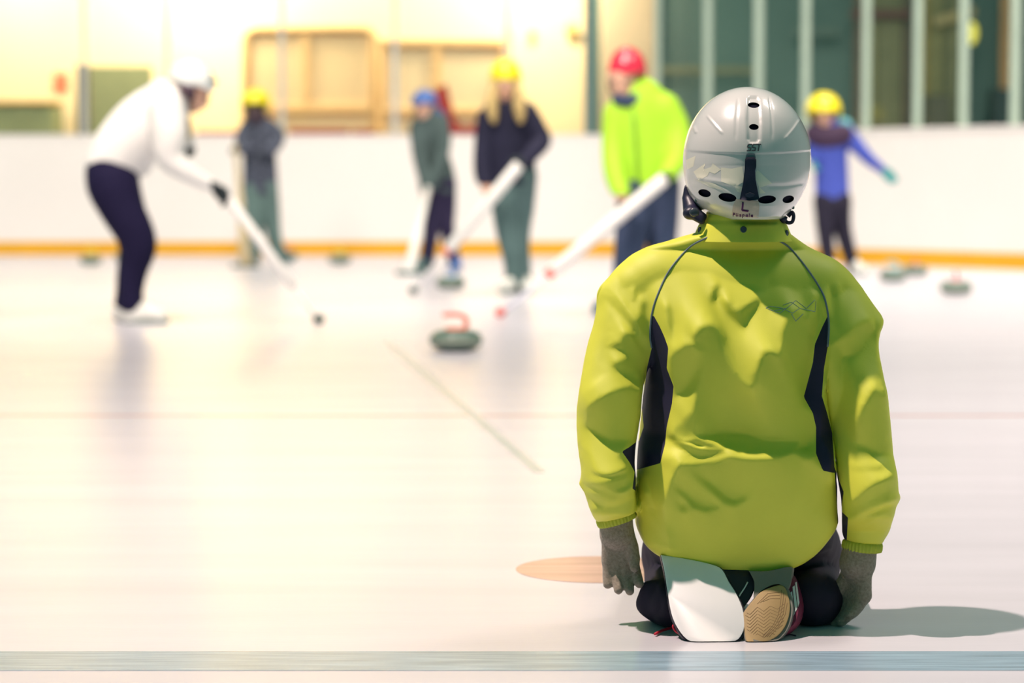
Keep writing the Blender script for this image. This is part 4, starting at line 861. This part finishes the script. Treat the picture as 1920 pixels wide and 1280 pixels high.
# printed mountain outline on the right shoulder blade
for ln in ([(1436, 577), (1450, 583), (1476, 577), (1492, 563), (1512, 578), (1528, 562)], [(1436, 577), (1444, 574), (1466, 577), (1486, 587), (1500, 577)], [(1468, 572), (1484, 566), (1500, 578), (1528, 584), (1530, 564)], [(1484, 588), (1492, 602), (1506, 588)], [(1452, 584), (1462, 587), (1474, 578)]):
    MB().tube(JS.line(ln, lift=0.0001, smooth=False), 0.0006, 5).build('printed_outline', mat('print_grey', (0.30, 0.36, 0.30), 0.6), JK, True)
# collar
def ring(cx, cy, a, b, z, n=72, rip=0.0): return [(cx+a*math.cos(2*math.pi*k/n)*(1+rip*math.cos(18*2*math.pi*k/n)), cy+b*math.sin(2*math.pi*k/n)*(1+rip*math.cos(18*2*math.pi*k/n)), z) for k in range(n)]
cr = []
for (py, L_, R_, bb) in ((452, 1300, 1490, .092), (444, 1303, 1487, .090), (436, 1306, 1484, .087), (424, 1311, 1479, .085), (419, 1314, 1476, .084), (416, 1318, 1472, .080), (410, 1320, 1470, .080), (403, 1324, 1466, .079), (400, 1327, 1463, .076), (404, 1332, 1458, .071), (430, 1336, 1454, .068)):
    a_ = P3(L_, py, 4.0); c_ = P3(R_, py, 4.0); cr.append(ring((a_[0]+c_[0])/2, 4.022, (c_[0]-a_[0])/2, bb, a_[2], 72, 0.004))
mbc = MB().loft(cr, False); collar = mbc.build('collar', M_JK, JK, True)
CS = Surf(np.array(mbc.v), [t for f_ in mbc.f for t in ((f_[0], f_[1], f_[2]), (f_[0], f_[2], f_[3]))])
M_SNAP = mat('snap_metal', (0.07, 0.08, 0.11), 0.3, 0.6, metal=0.6)
for (px, py) in ((1394, 430), (1312, 431), (1475, 437)):
    q = CS.at(px, py)
    if q is None: continue
    nrm = unit(q-np.array([CS.at(1394, 430)[0], 4.022, q[2]])); sn = MB()
    e1 = np.cross(nrm, (0, 0, 1)); e2 = np.cross(nrm, e1)
    sn.loft([[tuple(q+nrm*h_+r_*(math.cos(t)*e1+math.sin(t)*e2)) for t in np.linspace(0, 2*math.pi, 20, endpoint=False)] for (r_, h_) in ((.0052, -.001), (.0052, .0012), (.0038, .002), (.0030, .0008), (.0015, .0016))])
    sn.build('snap', M_SNAP, collar, True)
# gathered cuffs
M_CUFF = mat('cuff_elastic', (0.46, 0.52, 0.06), 0.7, 0.2)
for (px, py, Y, al, rx) in ((1155, 970, 3.972, 17, 37), (1617, 1022, 3.966, -5, 37)):
    c = P3(px, py, Y); al = math.radians(al); e1 = np.array([math.cos(al), 0, math.sin(al)]); e2 = np.array([0, 1.0, 0]); ax = np.array([math.sin(al), 0, -math.cos(al)]); r_ = rx/(F/Y); rg = []
    for (o_, s_) in ((-.008, .86), (-.006, .98), (-.002, 1.02), (.004, 1.02), (.008, .98), (.009, .9), (.004, .84)):
        rg.append([tuple(c+ax*o_+(r_*s_*(1+0.028*math.cos(34*t)+0.01*math.sin(13*t)))*(math.cos(t)*e1+math.sin(t)*e2)) for t in np.linspace(0, 2*math.pi, 204, endpoint=False)])
    MB().loft(rg, False).build('cuff', M_CUFF, JK, True, label='gathered elastic cuff')

# gloves
M_GL = mat('glove_knit', (0.30, 0.25, 0.20), 0.9, 0.15, var=0.25, vscale=260, bump=0.5, bscale=700, sheen=0.3)
gl = hand_prims(P3(1156, 984, 3.972), (0.10, 0.03, -1), (0.05, -1, -0.05), 0.122, side_sign=-1, spread=0.10, thumb=(1.0, 0.30, 0.45), fat=1.12,
     fingers=((0.35, 0.45, 0.3), (0.30, 0.40, 0.3), (0.22, 0.35, 0.3), (0.10, 0.20, 0.25)))
gl.append(('c', [P3(1155, 966, 3.972), P3(1156, 1000, 3.972)], [0.027, 0.028]))
V, Q = prims_mesh(gl, 0.0035, 0.0028, 1); mesh_obj('glove', V, Q, M_GL, BOY, label='grey-brown knitted glove, palm turned back')
gr_ = hand_prims(P3(1610, 1045, 3.962), (-0.05, 0.02, -1), (-0.85, -0.5, 0.0), 0.128, side_sign=1, spread=0.02, thumb=(1.0, 0.3, 0.75), fat=1.15,
     fingers=((0.40, 0.25, 0.2), (0.45, 0.25, 0.2), (0.50, 0.25, 0.2), (0.55, 0.25, 0.2)))
gr_.append(('c', [P3(1614, 1018, 3.966), P3(1608, 1055, 3.963)], [0.027, 0.030]))
V, Q = prims_mesh(gr_, 0.006, 0.0032, 2); mesh_obj('glove', V, Q, M_GL, BOY, label='grey-brown knitted glove, fingertips on the ice')

# trousers
M_TR = mat('trousers_dark', (0.016, 0.013, 0.030), 0.75, 0.25, var=0.15, vscale=20)
legL = [(1340, 960, 4.0, 90), (1300, 1000, 4.08, 80), (1266, 1035, 4.2, 64), (1256, 1056, 4.32, 50), (1258, 1096, 4.12, 50), (1260, 1126, 3.98, 54), (1268, 1132, 3.935, 50)]
legR = [(1450, 960, 4.0, 90), (1485, 1000, 4.08, 80), (1518, 1035, 4.2, 62), (1526, 1056, 4.32, 50), (1525, 1094, 4.12, 50), (1526, 1120, 4.0, 56), (1524, 1126, 3.965, 53)]
a_, b_ = chain3(legL, 3); c_, d_ = chain3(legR, 3)
V, Q = prims_mesh([('c', a_, b_), ('c', c_, d_), ('c', [P3(1213, 1096, 3.95), P3(1214, 1130, 3.96)], [0.008, 0.02])], 0.02, 0.006, 2, [((0, 0, 0.002), (0, 0, -1))])
Tt = tris(Q); V = folds(V, Tt, [([(1215, 1080), (1240, 1100), (1250, 1150)], 8, 4), ([(1225, 1160), (1245, 1120), (1250, 1070)], 7, -4), ([(1490, 1090), (1530, 1070), (1560, 1090)], 9, 4), ([(1520, 1170), (1550, 1140), (1562, 1100)], 9, 3), ([(1210, 1040), (1240, 1050)], 6, -3), ([(1520, 1040), (1560, 1020)], 7, 4), ([(1510, 1052), (1555, 1045)], 7, -4)], [])
mesh_obj('trousers', V, Q, M_TR, BOY)

# shoes: soles turned to the viewer, toes on the ice
def soleY(py): return 3.917+(py-1040)/(1212-1040)*(3.803-3.917)
def plate(poly, d0, d1, grow=0.0, shift=(0, 0), nsub=6):
    poly = np.array(spline(list(poly)+[poly[0]], 3))[:-1]; c = poly.mean(0)
    def rg(d, g, sh):
        out = []
        for (x, y) in poly:
            v = np.array([x, y])-c; l = np.linalg.norm(v); x2, y2 = c+v*(1+g/l)+np.array(sh); p = P3(x2, y2, soleY(y2)+d); p[2] = max(p[2], 0.0015); out.append(tuple(p))
        return out
    return rg
def solid(rgs, name, m, par, label=None):
    mb = MB(); mb.loft([list(reversed(r)) for r in rgs]); return auto(mb.build(name, m, par, True, label=label), 40)
M_BLK = mat('shoe_black', (0.014, 0.012, 0.028), 0.45, 0.4); M_WHT = mat('slider_white', (0.90, 0.86, 0.88), 0.35, 0.4)
SLD = [(1239, 1040), (1246, 1072), (1252, 1112), (1259, 1150), (1270, 1176), (1288, 1198), (1312, 1206), (1345, 1204), (1378, 1201), (1391, 1188), (1396, 1168), (1392, 1140), (1380, 1112), (1366, 1090), (1354, 1068), (1335, 1058), (1290, 1048)]
shL = empty('tmp', (0, 0, 0), 'x', 'x'); bpy.data.objects.remove(shL)
f_ = plate(SLD, 0, 0)
shL = solid([f_(.012, 1, (0, 1)), f_(.030, 3, (1, 2)), f_(.055, -2, (-4, 0)), f_(.085, -14, (-8, -6)), f_(.10, -30, (-8, -8))], 'shoe', M_BLK, BOY, 'black shoe with a white slider under its sole')
solid([f_(.005, 2.5, (1, 3)), f_(.013, 4, (1.5, 4))], 'sole', M_BLK, shL)
solid([f_(-.001, -2, (0, 0)), f_(.0, 0, (0, 0)), f_(.0055, 0, (0, 0))], 'slider', M_WHT, shL, 'smooth white slider plate')
sd_ = [(1348, 1062), (1380, 1066), (1410, 1070), (1417, 1092), (1410, 1116), (1398, 1134), (1388, 1142), (1376, 1110), (1360, 1084)]
g_ = plate(sd_, 0, 0); solid([g_(.016, -2, (0, 0)), g_(.020, 0, (0, 0)), g_(.06, 2, (-6, 0))], 'upper_side', M_BLK, shL)
MB().tube(spline([P3(1383, 1124, soleY(1124)+.013), P3(1388, 1114, soleY(1114)+.013), P3(1396, 1102, soleY(1102)+.013), P3(1402, 1091, soleY(1091)+.013)], 4), [.0012]*13, 6).build('lace', mat('lace_white', (0.8, 0.78, 0.78), 0.6), shL, True)
MB().tube(spline([(*G(1228, 1193)[:2], .004), (*G(1243, 1187)[:2], .005), (*G(1262, 1183)[:2], .006), (*G(1278, 1184)[:2], .010)], 4), .0022, 6).build('lace', mat('lace_red', (0.62, 0.02, 0.05), 0.6), shL, True)
MB().tube(spline([P3(1278, 1190, 3.84), P3(1266, 1182, 3.845), P3(1262, 1173, 3.845), P3(1268, 1170, 3.845), P3(1276, 1178, 3.842)], 4), .0018, 6).build('lace', mat('lace_red', (0.62, 0.02, 0.05), 0.6), shL, True)
OUT = [(1393, 1150), (1401, 1139), (1413, 1124), (1426, 1110), (1443, 1102), (1461, 1097), (1471, 1101), (1477, 1115), (1481, 1133), (1479, 1154), (1471, 1175), (1457, 1192), (1438, 1202), (1415, 1206), (1400, 1203), (1396, 1180)]
M_MAR = mat('shoe_maroon', (0.16, 0.008, 0.045), 0.5, 0.4); M_TAN = mat('outsole_gum', (0.42, 0.28, 0.13), 0.6, 0.3, var=0.08, vscale=30); M_GRY = mat('midsole_grey', (0.19, 0.18, 0.16), 0.6)
UPR = [(1400, 1160), (1412, 1125), (1436, 1092), (1470, 1074), (1488, 1082), (1498, 1110), (1503, 1138), (1499, 1162), (1486, 1180), (1462, 1196), (1420, 1204), (1402, 1200)]
u_ = plate(UPR, 0, 0); o_ = plate(OUT, 0, 0)
shR = solid([u_(.014, -4, (-2, 0)), u_(.022, 0, (0, 0)), u_(.045, 2, (2, 0)), u_(.07, -6, (2, -4)), u_(.095, -26, (2, -8))], 'shoe', M_MAR, BOY, 'maroon sports shoe with a tan gum sole and white stripes')
solid([o_(.004, 4, (1.5, 3)), o_(.014, 6, (2.5, 4)), o_(.018, 5, (2.5, 3))], 'midsole', M_GRY, shR)
osl = solid([o_(-.001, -2, (0, 0)), o_(.0, 0, (0, 0)), o_(.006, 0.5, (0, 0))], 'outsole', M_TAN, shR, 'tan gum outsole')
hl = plate([(1404, 1070), (1440, 1070), (1482, 1062), (1485, 1078), (1479, 1104), (1470, 1098), (1458, 1095), (1440, 1100), (1424, 1110), (1413, 1122), (1414, 1092)], 0, 0)
solid([hl(.003, -1, (0, 0)), hl(.006, 0, (0, 0)), hl(.03, 1, (2, 0))], 'heel', M_GRY, shR)
MT = mat('tread_groove', (0.20, 0.12, 0.055), 0.8)
tv = MB()
def sole_pt(x, y, d=-0.0008): return P3(x, y, soleY(y)+d)
def groove(pts, r=0.0006):
    q = np.vstack([np.linspace(pts[i], pts[i+1], 5, endpoint=False) for i in range(len(pts)-1)]+[np.array([pts[-1]])]); ok = poly_sd(q[:, 0], q[:, 1], OUT) < -4
    run = []
    for p, k in zip(q, ok):
        if k: run.append(sole_pt(*p))
        elif len(run) > 2: tv.tube(run, r, 5); run = []
        else: run = []
    if len(run) > 2: tv.tube(run, r, 5)
for k in range(9):
    y = 1148+k*6.2; groove([(1392, y-4), (1406, y+4), (1420, y-10), (1432, y-2), (1444, y-12), (1458, y-6), (1470, y-16)])
for k in range(4): groove([(1452-k*4.2+26, 1106), (1476-k*4.2, 1130), (1472-k*4.2, 1152), (1462-k*4.2, 1172), (1442-k*4.2, 1194)])
for k in range(3): groove([(1420+k*5, 1132-k*2), (1440+k*2, 1112+k*5), (1462, 1110+k*6)])
tv.build('tread', MT, osl, True, label='zigzag tread lines')
SU = Surf(np.array([p for p in (np.array(v_.co)+np.array(BOY.location) for v_ in shR.data.vertices)]), [t for p_ in shR.data.polygons for t in [(p_.vertices[0], p_.vertices[i], p_.vertices[i+1]) for i in range(1, len(p_.vertices)-1)]])
for (pl, nm, mm) in (([(1481, 1112), (1485, 1108), (1490, 1150), (1486, 1158)], 'stripe', 'w'), ([(1486, 1100), (1490, 1097), (1495, 1140), (1491, 1148)], 'stripe', 'w'), ([(1491, 1092), (1494, 1090), (1499, 1130), (1496, 1138)], 'stripe', 'w'), ([(1476, 1166), (1481, 1155), (1481, 1168), (1475, 1180)], 'flash', 'y')):
    try:
        pv, pf = SU.patch(pl, 0.0012); mesh_obj(nm, pv, pf, mat('stripe_white', (0.75, 0.73, 0.73), 0.5) if mm == 'w' else mat('flash_yellow', (0.62, 0.75, 0.05), 0.5), shR)
    except Exception as ex: print('patch', nm, ex)
MB().tube(spline([(*G(1470, 1194)[:2], .003), (*G(1482, 1193)[:2], .003), (*G(1492, 1195)[:2], .003)], 3), .0012, 6).build('lace', M_BLK, shR, True)

# helmet
HY = 4.02
hr = [(r_, 1401-120*math.sqrt(max(0, 1-((300-r_)/137.2)**2)), 1401+119.5*math.sqrt(max(0, 1-((300-r_)/137.2)**2))) for r_ in (163.0, 163.6, 165, 168, 173, 179, 187, 196, 206, 218, 230, 244, 258, 272, 286, 300)]
hr = np.array(hr+[(315, 1281.5, 1520), (340, 1285, 1515), (365, 1293, 1504), (385, 1306, 1491), (397, 1320, 1481), (405, 1336, 1473), (411, 1350, 1463)])
def hrow(py): return np.interp(py, hr[:, 0], hr[:, 1]), np.interp(py, hr[:, 0], hr[:, 2])
hs = spline(hr, 10)
def helm(scale=1.0, nth=260):
    rg = []
    for (py, L_, R_) in hs:
        a_ = P3(L_, py, HY); c_ = P3(R_, py, HY); cx = (a_[0]+c_[0])/2; a = (c_[0]-a_[0])/2
        z = a_[2]; zc = P3(1400, 300, HY)[2]
        rg.append(np.array([(cx+a*scale*math.cos(t), HY+(a*1.14 if py < 300 else max(a*1.14, np.interp(py, [300, 340, 385, 405, 411], [0.118, 0.121, 0.119, 0.114, 0.108])))*scale*math.sin(t), zc+(z-zc)*scale) for t in np.linspace(0, 2*math.pi, nth, endpoint=False)]))
    V = np.vstack(rg+[np.array([[rg[0][:, 0].mean(), HY, rg[0][0, 2]+0.0003]])]); n = nth; Q = []
    i, j = np.meshgrid(np.arange(len(rg)-1), np.arange(n), indexing='ij'); i = i.ravel(); j = j.ravel(); jn = (j+1) % n
    Q = np.stack([i*n+j, (i+1)*n+j, (i+1)*n+jn, i*n+jn], 1); T = tris(Q); k = np.arange(n)
    T = np.vstack([T, np.stack([np.full(n, len(V)-1), k, (k+1) % n], 1)]); return V, T
HV, HT = helm()
chn = [(1400, 184), (1406, 178), (1420, 178), (1427, 185), (1429, 225), (1427, 262), (1421, 270), (1406, 270), (1400, 262), (1398, 225)]
hpx, hpy = proj(HV); N = vnormals(HV, HT)
if N[np.argmin(HV[:, 1])][1] > 0: HT = HT[:, ::-1]; N = -N
fc = np.clip(-N[:, 1]*2+0.3, 0, 1)*(HV[:, 1] < HY)
dsp = np.zeros(len(HV))
dsp += -3.2*np.clip(-poly_sd(hpx, hpy, chn)/5, 0, 1)
def st_(pts, w, a, wb=None):
    global dsp
    d, sg, al = line_sd(hpx, hpy, spline(pts, 5) if len(pts) > 2 else np.array(pts, float)); dsp = dsp+a*np.exp(-(d/np.where(sg > 0, w, wb or w))**2)*np.clip(np.minimum(al, 1-al)*8+.1, 0, 1)
st_([(1384, 182), (1381, 220), (1379, 262)], 2.0, -1.0); st_([(1442, 180), (1447, 220), (1448, 262)], 2.0, -1.0)
st_([(1325, 216), (1340, 234), (1356, 252)], 2.5, 1.4); st_([(1500, 224), (1488, 242), (1471, 262)], 2.5, 1.4); st_([(1300, 236), (1306, 250)], 3, 1.2)
lower = np.clip((hpy-(286+((hpx-1400)/120)**2*-6))/4, 0, 1); dsp += -1.6*lower
st_([(1300, 333), (1350, 342), (1392, 350)], 3.0, 1.5, 5); st_([(1438, 350), (1475, 349), (1514, 343)], 3.5, -1.6); st_([(1320, 340), (1350, 352), (1372, 366)], 2.5, 0.9)
HV = HV+N*(dsp*fc/1000)[:, None]
HS = Surf(HV, HT)
vents = [(1413, 197, 11, 5.2, 3), (1413.5, 238, 9, 5.6, 3), (1321, 362, 12, 7, 14), (1364, 370, 17, 8, 9), (1438, 374, 17, 7.5, -6), (1478, 373.5, 11, 6.8, -14)]
hpx, hpy = proj(HV); ph = np.full(len(HV), 1e3)
for (cx, cy, rx, ry, rot) in vents:
    c_, s_ = math.cos(math.radians(rot)), math.sin(math.radians(rot)); x = (hpx-cx)*c_+(hpy-cy)*s_; y = -(hpx-cx)*s_+(hpy-cy)*c_
    ph = np.minimum(ph, (np.sqrt((x/rx)**2+(y/ry)**2)-1)*ry)
ph = np.where(HV[:, 1] < HY-0.01, ph, 1e3)
brow = HV[:, 2]-(P3(1400, 300, HY)[2]); front = (HV[:, 1]-HY)          # open face: shell stops at the brow in front
ph2 = np.maximum(-(front-0.03), brow) ; ph = np.minimum(ph, ph2*1000)
(_, _), (HV2, HT2) = split(HV, HT, ph)
M_HEL = mat('helmet_silver', (0.68, 0.65, 0.64), 0.32, 0.5, coat=0.9)
HEL = mesh_obj('helmet', HV2, HT2, M_HEL, BOY, label='glossy silver-white helmet')
LV, LT = helm(0.945, 96); lm = np.maximum(-(LV[:, 1]-HY-0.03), LV[:, 2]-P3(1400, 298, HY)[2])
(_, _), (LV, LT) = split(LV, LT, lm*1000)
mesh_obj('foam_liner', LV, LT, mat('liner_black', (0.008, 0.007, 0.02), 0.9, 0.1), HEL)
def slab(name, poly, l0, l1, m, par, label=None):
    a, f_ = HS.patch(poly, l1); b, _ = HS.patch(poly, l0); n = len(poly)*6; off = len(a); last = list(range(off-n, off))
    Fc = list(f_)+[(last[j], last[j]+off, last[(j+1) % n]+off, last[(j+1) % n]) for j in range(n)]
    return mesh_obj(name, np.vstack([a, b]), Fc, m, par, True, label=label)
M_CLIP = mat('clip_plastic', (0.018, 0.016, 0.045), 0.4, 0.4)
for (pl) in ([(1300, 322), (1322, 306), (1318, 318), (1336, 312), (1326, 330), (1310, 338)], [(1336, 306), (1352, 318), (1340, 326), (1330, 322)], [(1352, 314), (1372, 316), (1392, 312), (1396, 340), (1378, 350), (1352, 340)], [(1420, 318), (1448, 344), (1424, 352), (1414, 330)], [(1376, 346), (1392, 350), (1389, 362), (1382, 359)], [(1423, 350), (1436, 362), (1424, 363)], [(1286, 300), (1304, 292), (1300, 312), (1288, 318)], [(1300, 336), (1340, 344), (1358, 357), (1330, 350)]):
    pv, pf = HS.patch(pl, 0.0003); mesh_obj('decal', pv, pf, mat('decal_cream', (0.90, 0.82, 0.68), 0.3, 0.5, coat=0.9), HEL)
clip = slab('goggle_clip', [(1397, 298), (1401, 294), (1414, 294), (1418, 299), (1418, 312), (1416, 320), (1417, 338), (1424, 374), (1405, 376), (1387, 374), (1393, 345), (1396, 320)], -0.002, 0.006, M_CLIP, HEL, 'dark goggle strap clip')
slab('clip_head', [(1400, 288), (1415, 288), (1417, 296), (1398, 296)], -0.002, 0.0035, mat('clip_grey', (0.16, 0.18, 0.22), 0.4), clip)
slab('clip_oval', [(1397, 364), (1406, 360), (1415, 364), (1413, 369), (1405, 371), (1398, 369)], 0.005, 0.0068, mat('clip_oval', (0.035, 0.033, 0.07), 0.35), clip)
pv, pf = HS.patch([(1380, 373), (1422, 377), (1424, 386), (1422, 408), (1398, 407), (1372, 403), (1374, 386)], 0.0006)
tape = mesh_obj('name_tape', pv, pf, mat('tape_grey', (0.62, 0.50, 0.42), 0.7, 0.2, var=0.08, vscale=120), HEL, label='pale tape with handwriting')
INK = mat('ink_purple', (0.10, 0.012, 0.10), 0.7)
def ink(lines, m, r, par, name):
    mb = MB()
    for ln in lines:
        q = HS.line(ln, lift=0.0008, smooth=False)
        if len(q) > 2: mb.tube(q, r, 5)
    return mb.build(name, m, par, True)
ink([[(1393, 379), (1391.5, 394)], [(1391.5, 394), (1402.5, 395.5)], [(1402, 394), (1402, 396)]], INK, 0.0017, tape, 'lettering')
x = 1374.5; L_ = []
def gl_(s_, ox): return [[(ox+a*4.4, 405.4-b*6.2+(ox-1374)*0.035) for a, b in ln] for ln in s_]
word = [('P', [[(0, 0), (0.15, 1), (0.75, 0.95), (0.8, 0.55), (0.1, 0.5)]]), ('i', [[(0, 0), (0, .6)], [(0, .85), (0.02, .95)]]), ('i', [[(0, 0), (0, .6)], [(0, .85), (0.02, .95)]]), ('s', [[(.7, .6), (.1, .55), (.15, .35), (.65, .3), (.6, 0), (0, 0.02)]]),
    ('p', [[(0, -.35), (.1, .65), (.7, .6), (.75, .2), (.1, .1)]]), ('a', [[(.7, .6), (.1, .5), (.05, .1), (.6, .1), (.7, .6), (.75, 0)]]), ('l', [[(0.05, 0), (.25, 1.05)]]), ('a', [[(.7, .6), (.1, .5), (.05, .1), (.6, .1), (.7, .6), (.75, 0)]])]
adv = {'P': 6, 'i': 3.0, 's': 5.6, 'p': 6.2, 'a': 6.0, 'l': 3.6}
for ch, sh_ in word: L_ += gl_(sh_, x); x += adv[ch]
ink(L_, INK, 0.0007, tape, 'lettering')
ink([[(1410, 270.5), (1403, 270.5), (1401.5, 275.5), (1408, 277), (1406.5, 282), (1400, 282)], [(1419, 270.5), (1412, 270.5), (1410.5, 275.5), (1417, 277), (1415.5, 282), (1409, 282)], [(1418, 270.5), (1427, 270.5)], [(1423.5, 270.5), (1421.5, 283)]], mat('print_dark', (0.04, 0.055, 0.065), 0.4), 0.0011, HEL, 'lettering')
for (px, py) in ((1305, 375.5), (1487, 389)):
    q = HS.at(px, py)
    if q is not None: V, Q = prims_mesh([('e', q, (0.0026, 0.0026, 0.0032))], 0, 0.0012, 0); mesh_obj('rivet', V, Q, mat('rivet', (0.10, 0.16, 0.15), 0.3), HEL)
# ear pads, adjuster knob and strap ends hanging below the shell
ear = prims_mesh([('c', [P3(1286, 348, 4.03), P3(1290, 372, 4.03), P3(1298, 392, 4.02)], [0.003, 0.010, 0.016]), ('e', P3(1293, 400, 4.0), (0.0115, 0.012, 0.0105)), ('c', [P3(1300, 398, 4.0), P3(1318, 406, 3.99)], [0.010, 0.007]), ('c', [P3(1305, 408, 3.99), P3(1316, 416, 3.985)], [0.006, 0.005])], 0.006, 0.003, 1)
mesh_obj('ear_pad', *ear, M_CLIP, HEL); V, Q = prims_mesh([('e', P3(1302, 398, 3.975), (0.009, 0.005, 0.008))], 0, 0.0025, 1); mesh_obj('adjuster', V, Q, mat('adjuster', (0.05, 0.06, 0.08), 0.25), HEL)
lp = spline([P3(1470, 410, 3.99), P3(1476, 417, 3.985), P3(1485, 416, 3.985), P3(1488, 406, 3.985), P3(1485, 398, 3.99), P3(1478, 406, 3.99)], 5)
MB().tube(lp, 0.0032, 8).build('strap_loop', M_CLIP, HEL, True)
MB().tube([P3(1462, 408, 3.985), P3(1474, 413, 3.985)], 0.006, 8).build('strap_end', M_CLIP, HEL, True)

# the body inside the clothes: head, neck, trunk, arms and thighs in one surface
hp, eyes, fr = head_prims(P3(1400, 318, 4.035), 0.20, (0, 1, 0.02), (0, 0, 1))
bp = hp+[('c', [P3(1400, 385, 4.02), P3(1398, 480, 4.03)], [0.045, 0.045]), ('c', [P3(1395, 575, 4.02), P3(1388, 760, 4.02), P3(1385, 940, 4.02)], [0.075, 0.075, 0.08], 0.7, 4.02),
   ('c', sLp+np.array([0, .012, 0]), sLr*0.42), ('c', sRp+np.array([0, .012, 0]), sRr*0.42), ('c', [P3(1340, 545, 4.02), sLp[0]+np.array([0, .02, 0])], [0.035, 0.02]), ('c', [P3(1455, 550, 4.02), sRp[0]+np.array([0, .02, 0])], [0.035, 0.02]), ('c', a_ if False else chain3(legL, 3)[0], chain3(legL, 3)[1]*0.7), ('c', chain3(legR, 3)[0], chain3(legR, 3)[1]*0.7)]
V, Q = prims_mesh(bp, 0.02, 0.008, 2); bd = mesh_obj('body', V, Q, SKIN, BOY)
for e_ in eyes:
    V, Q = prims_mesh([('e', e_, (0.011, 0.011, 0.008))], 0, 0.004, 0); mesh_obj('eye', V, Q, EYE, bd)
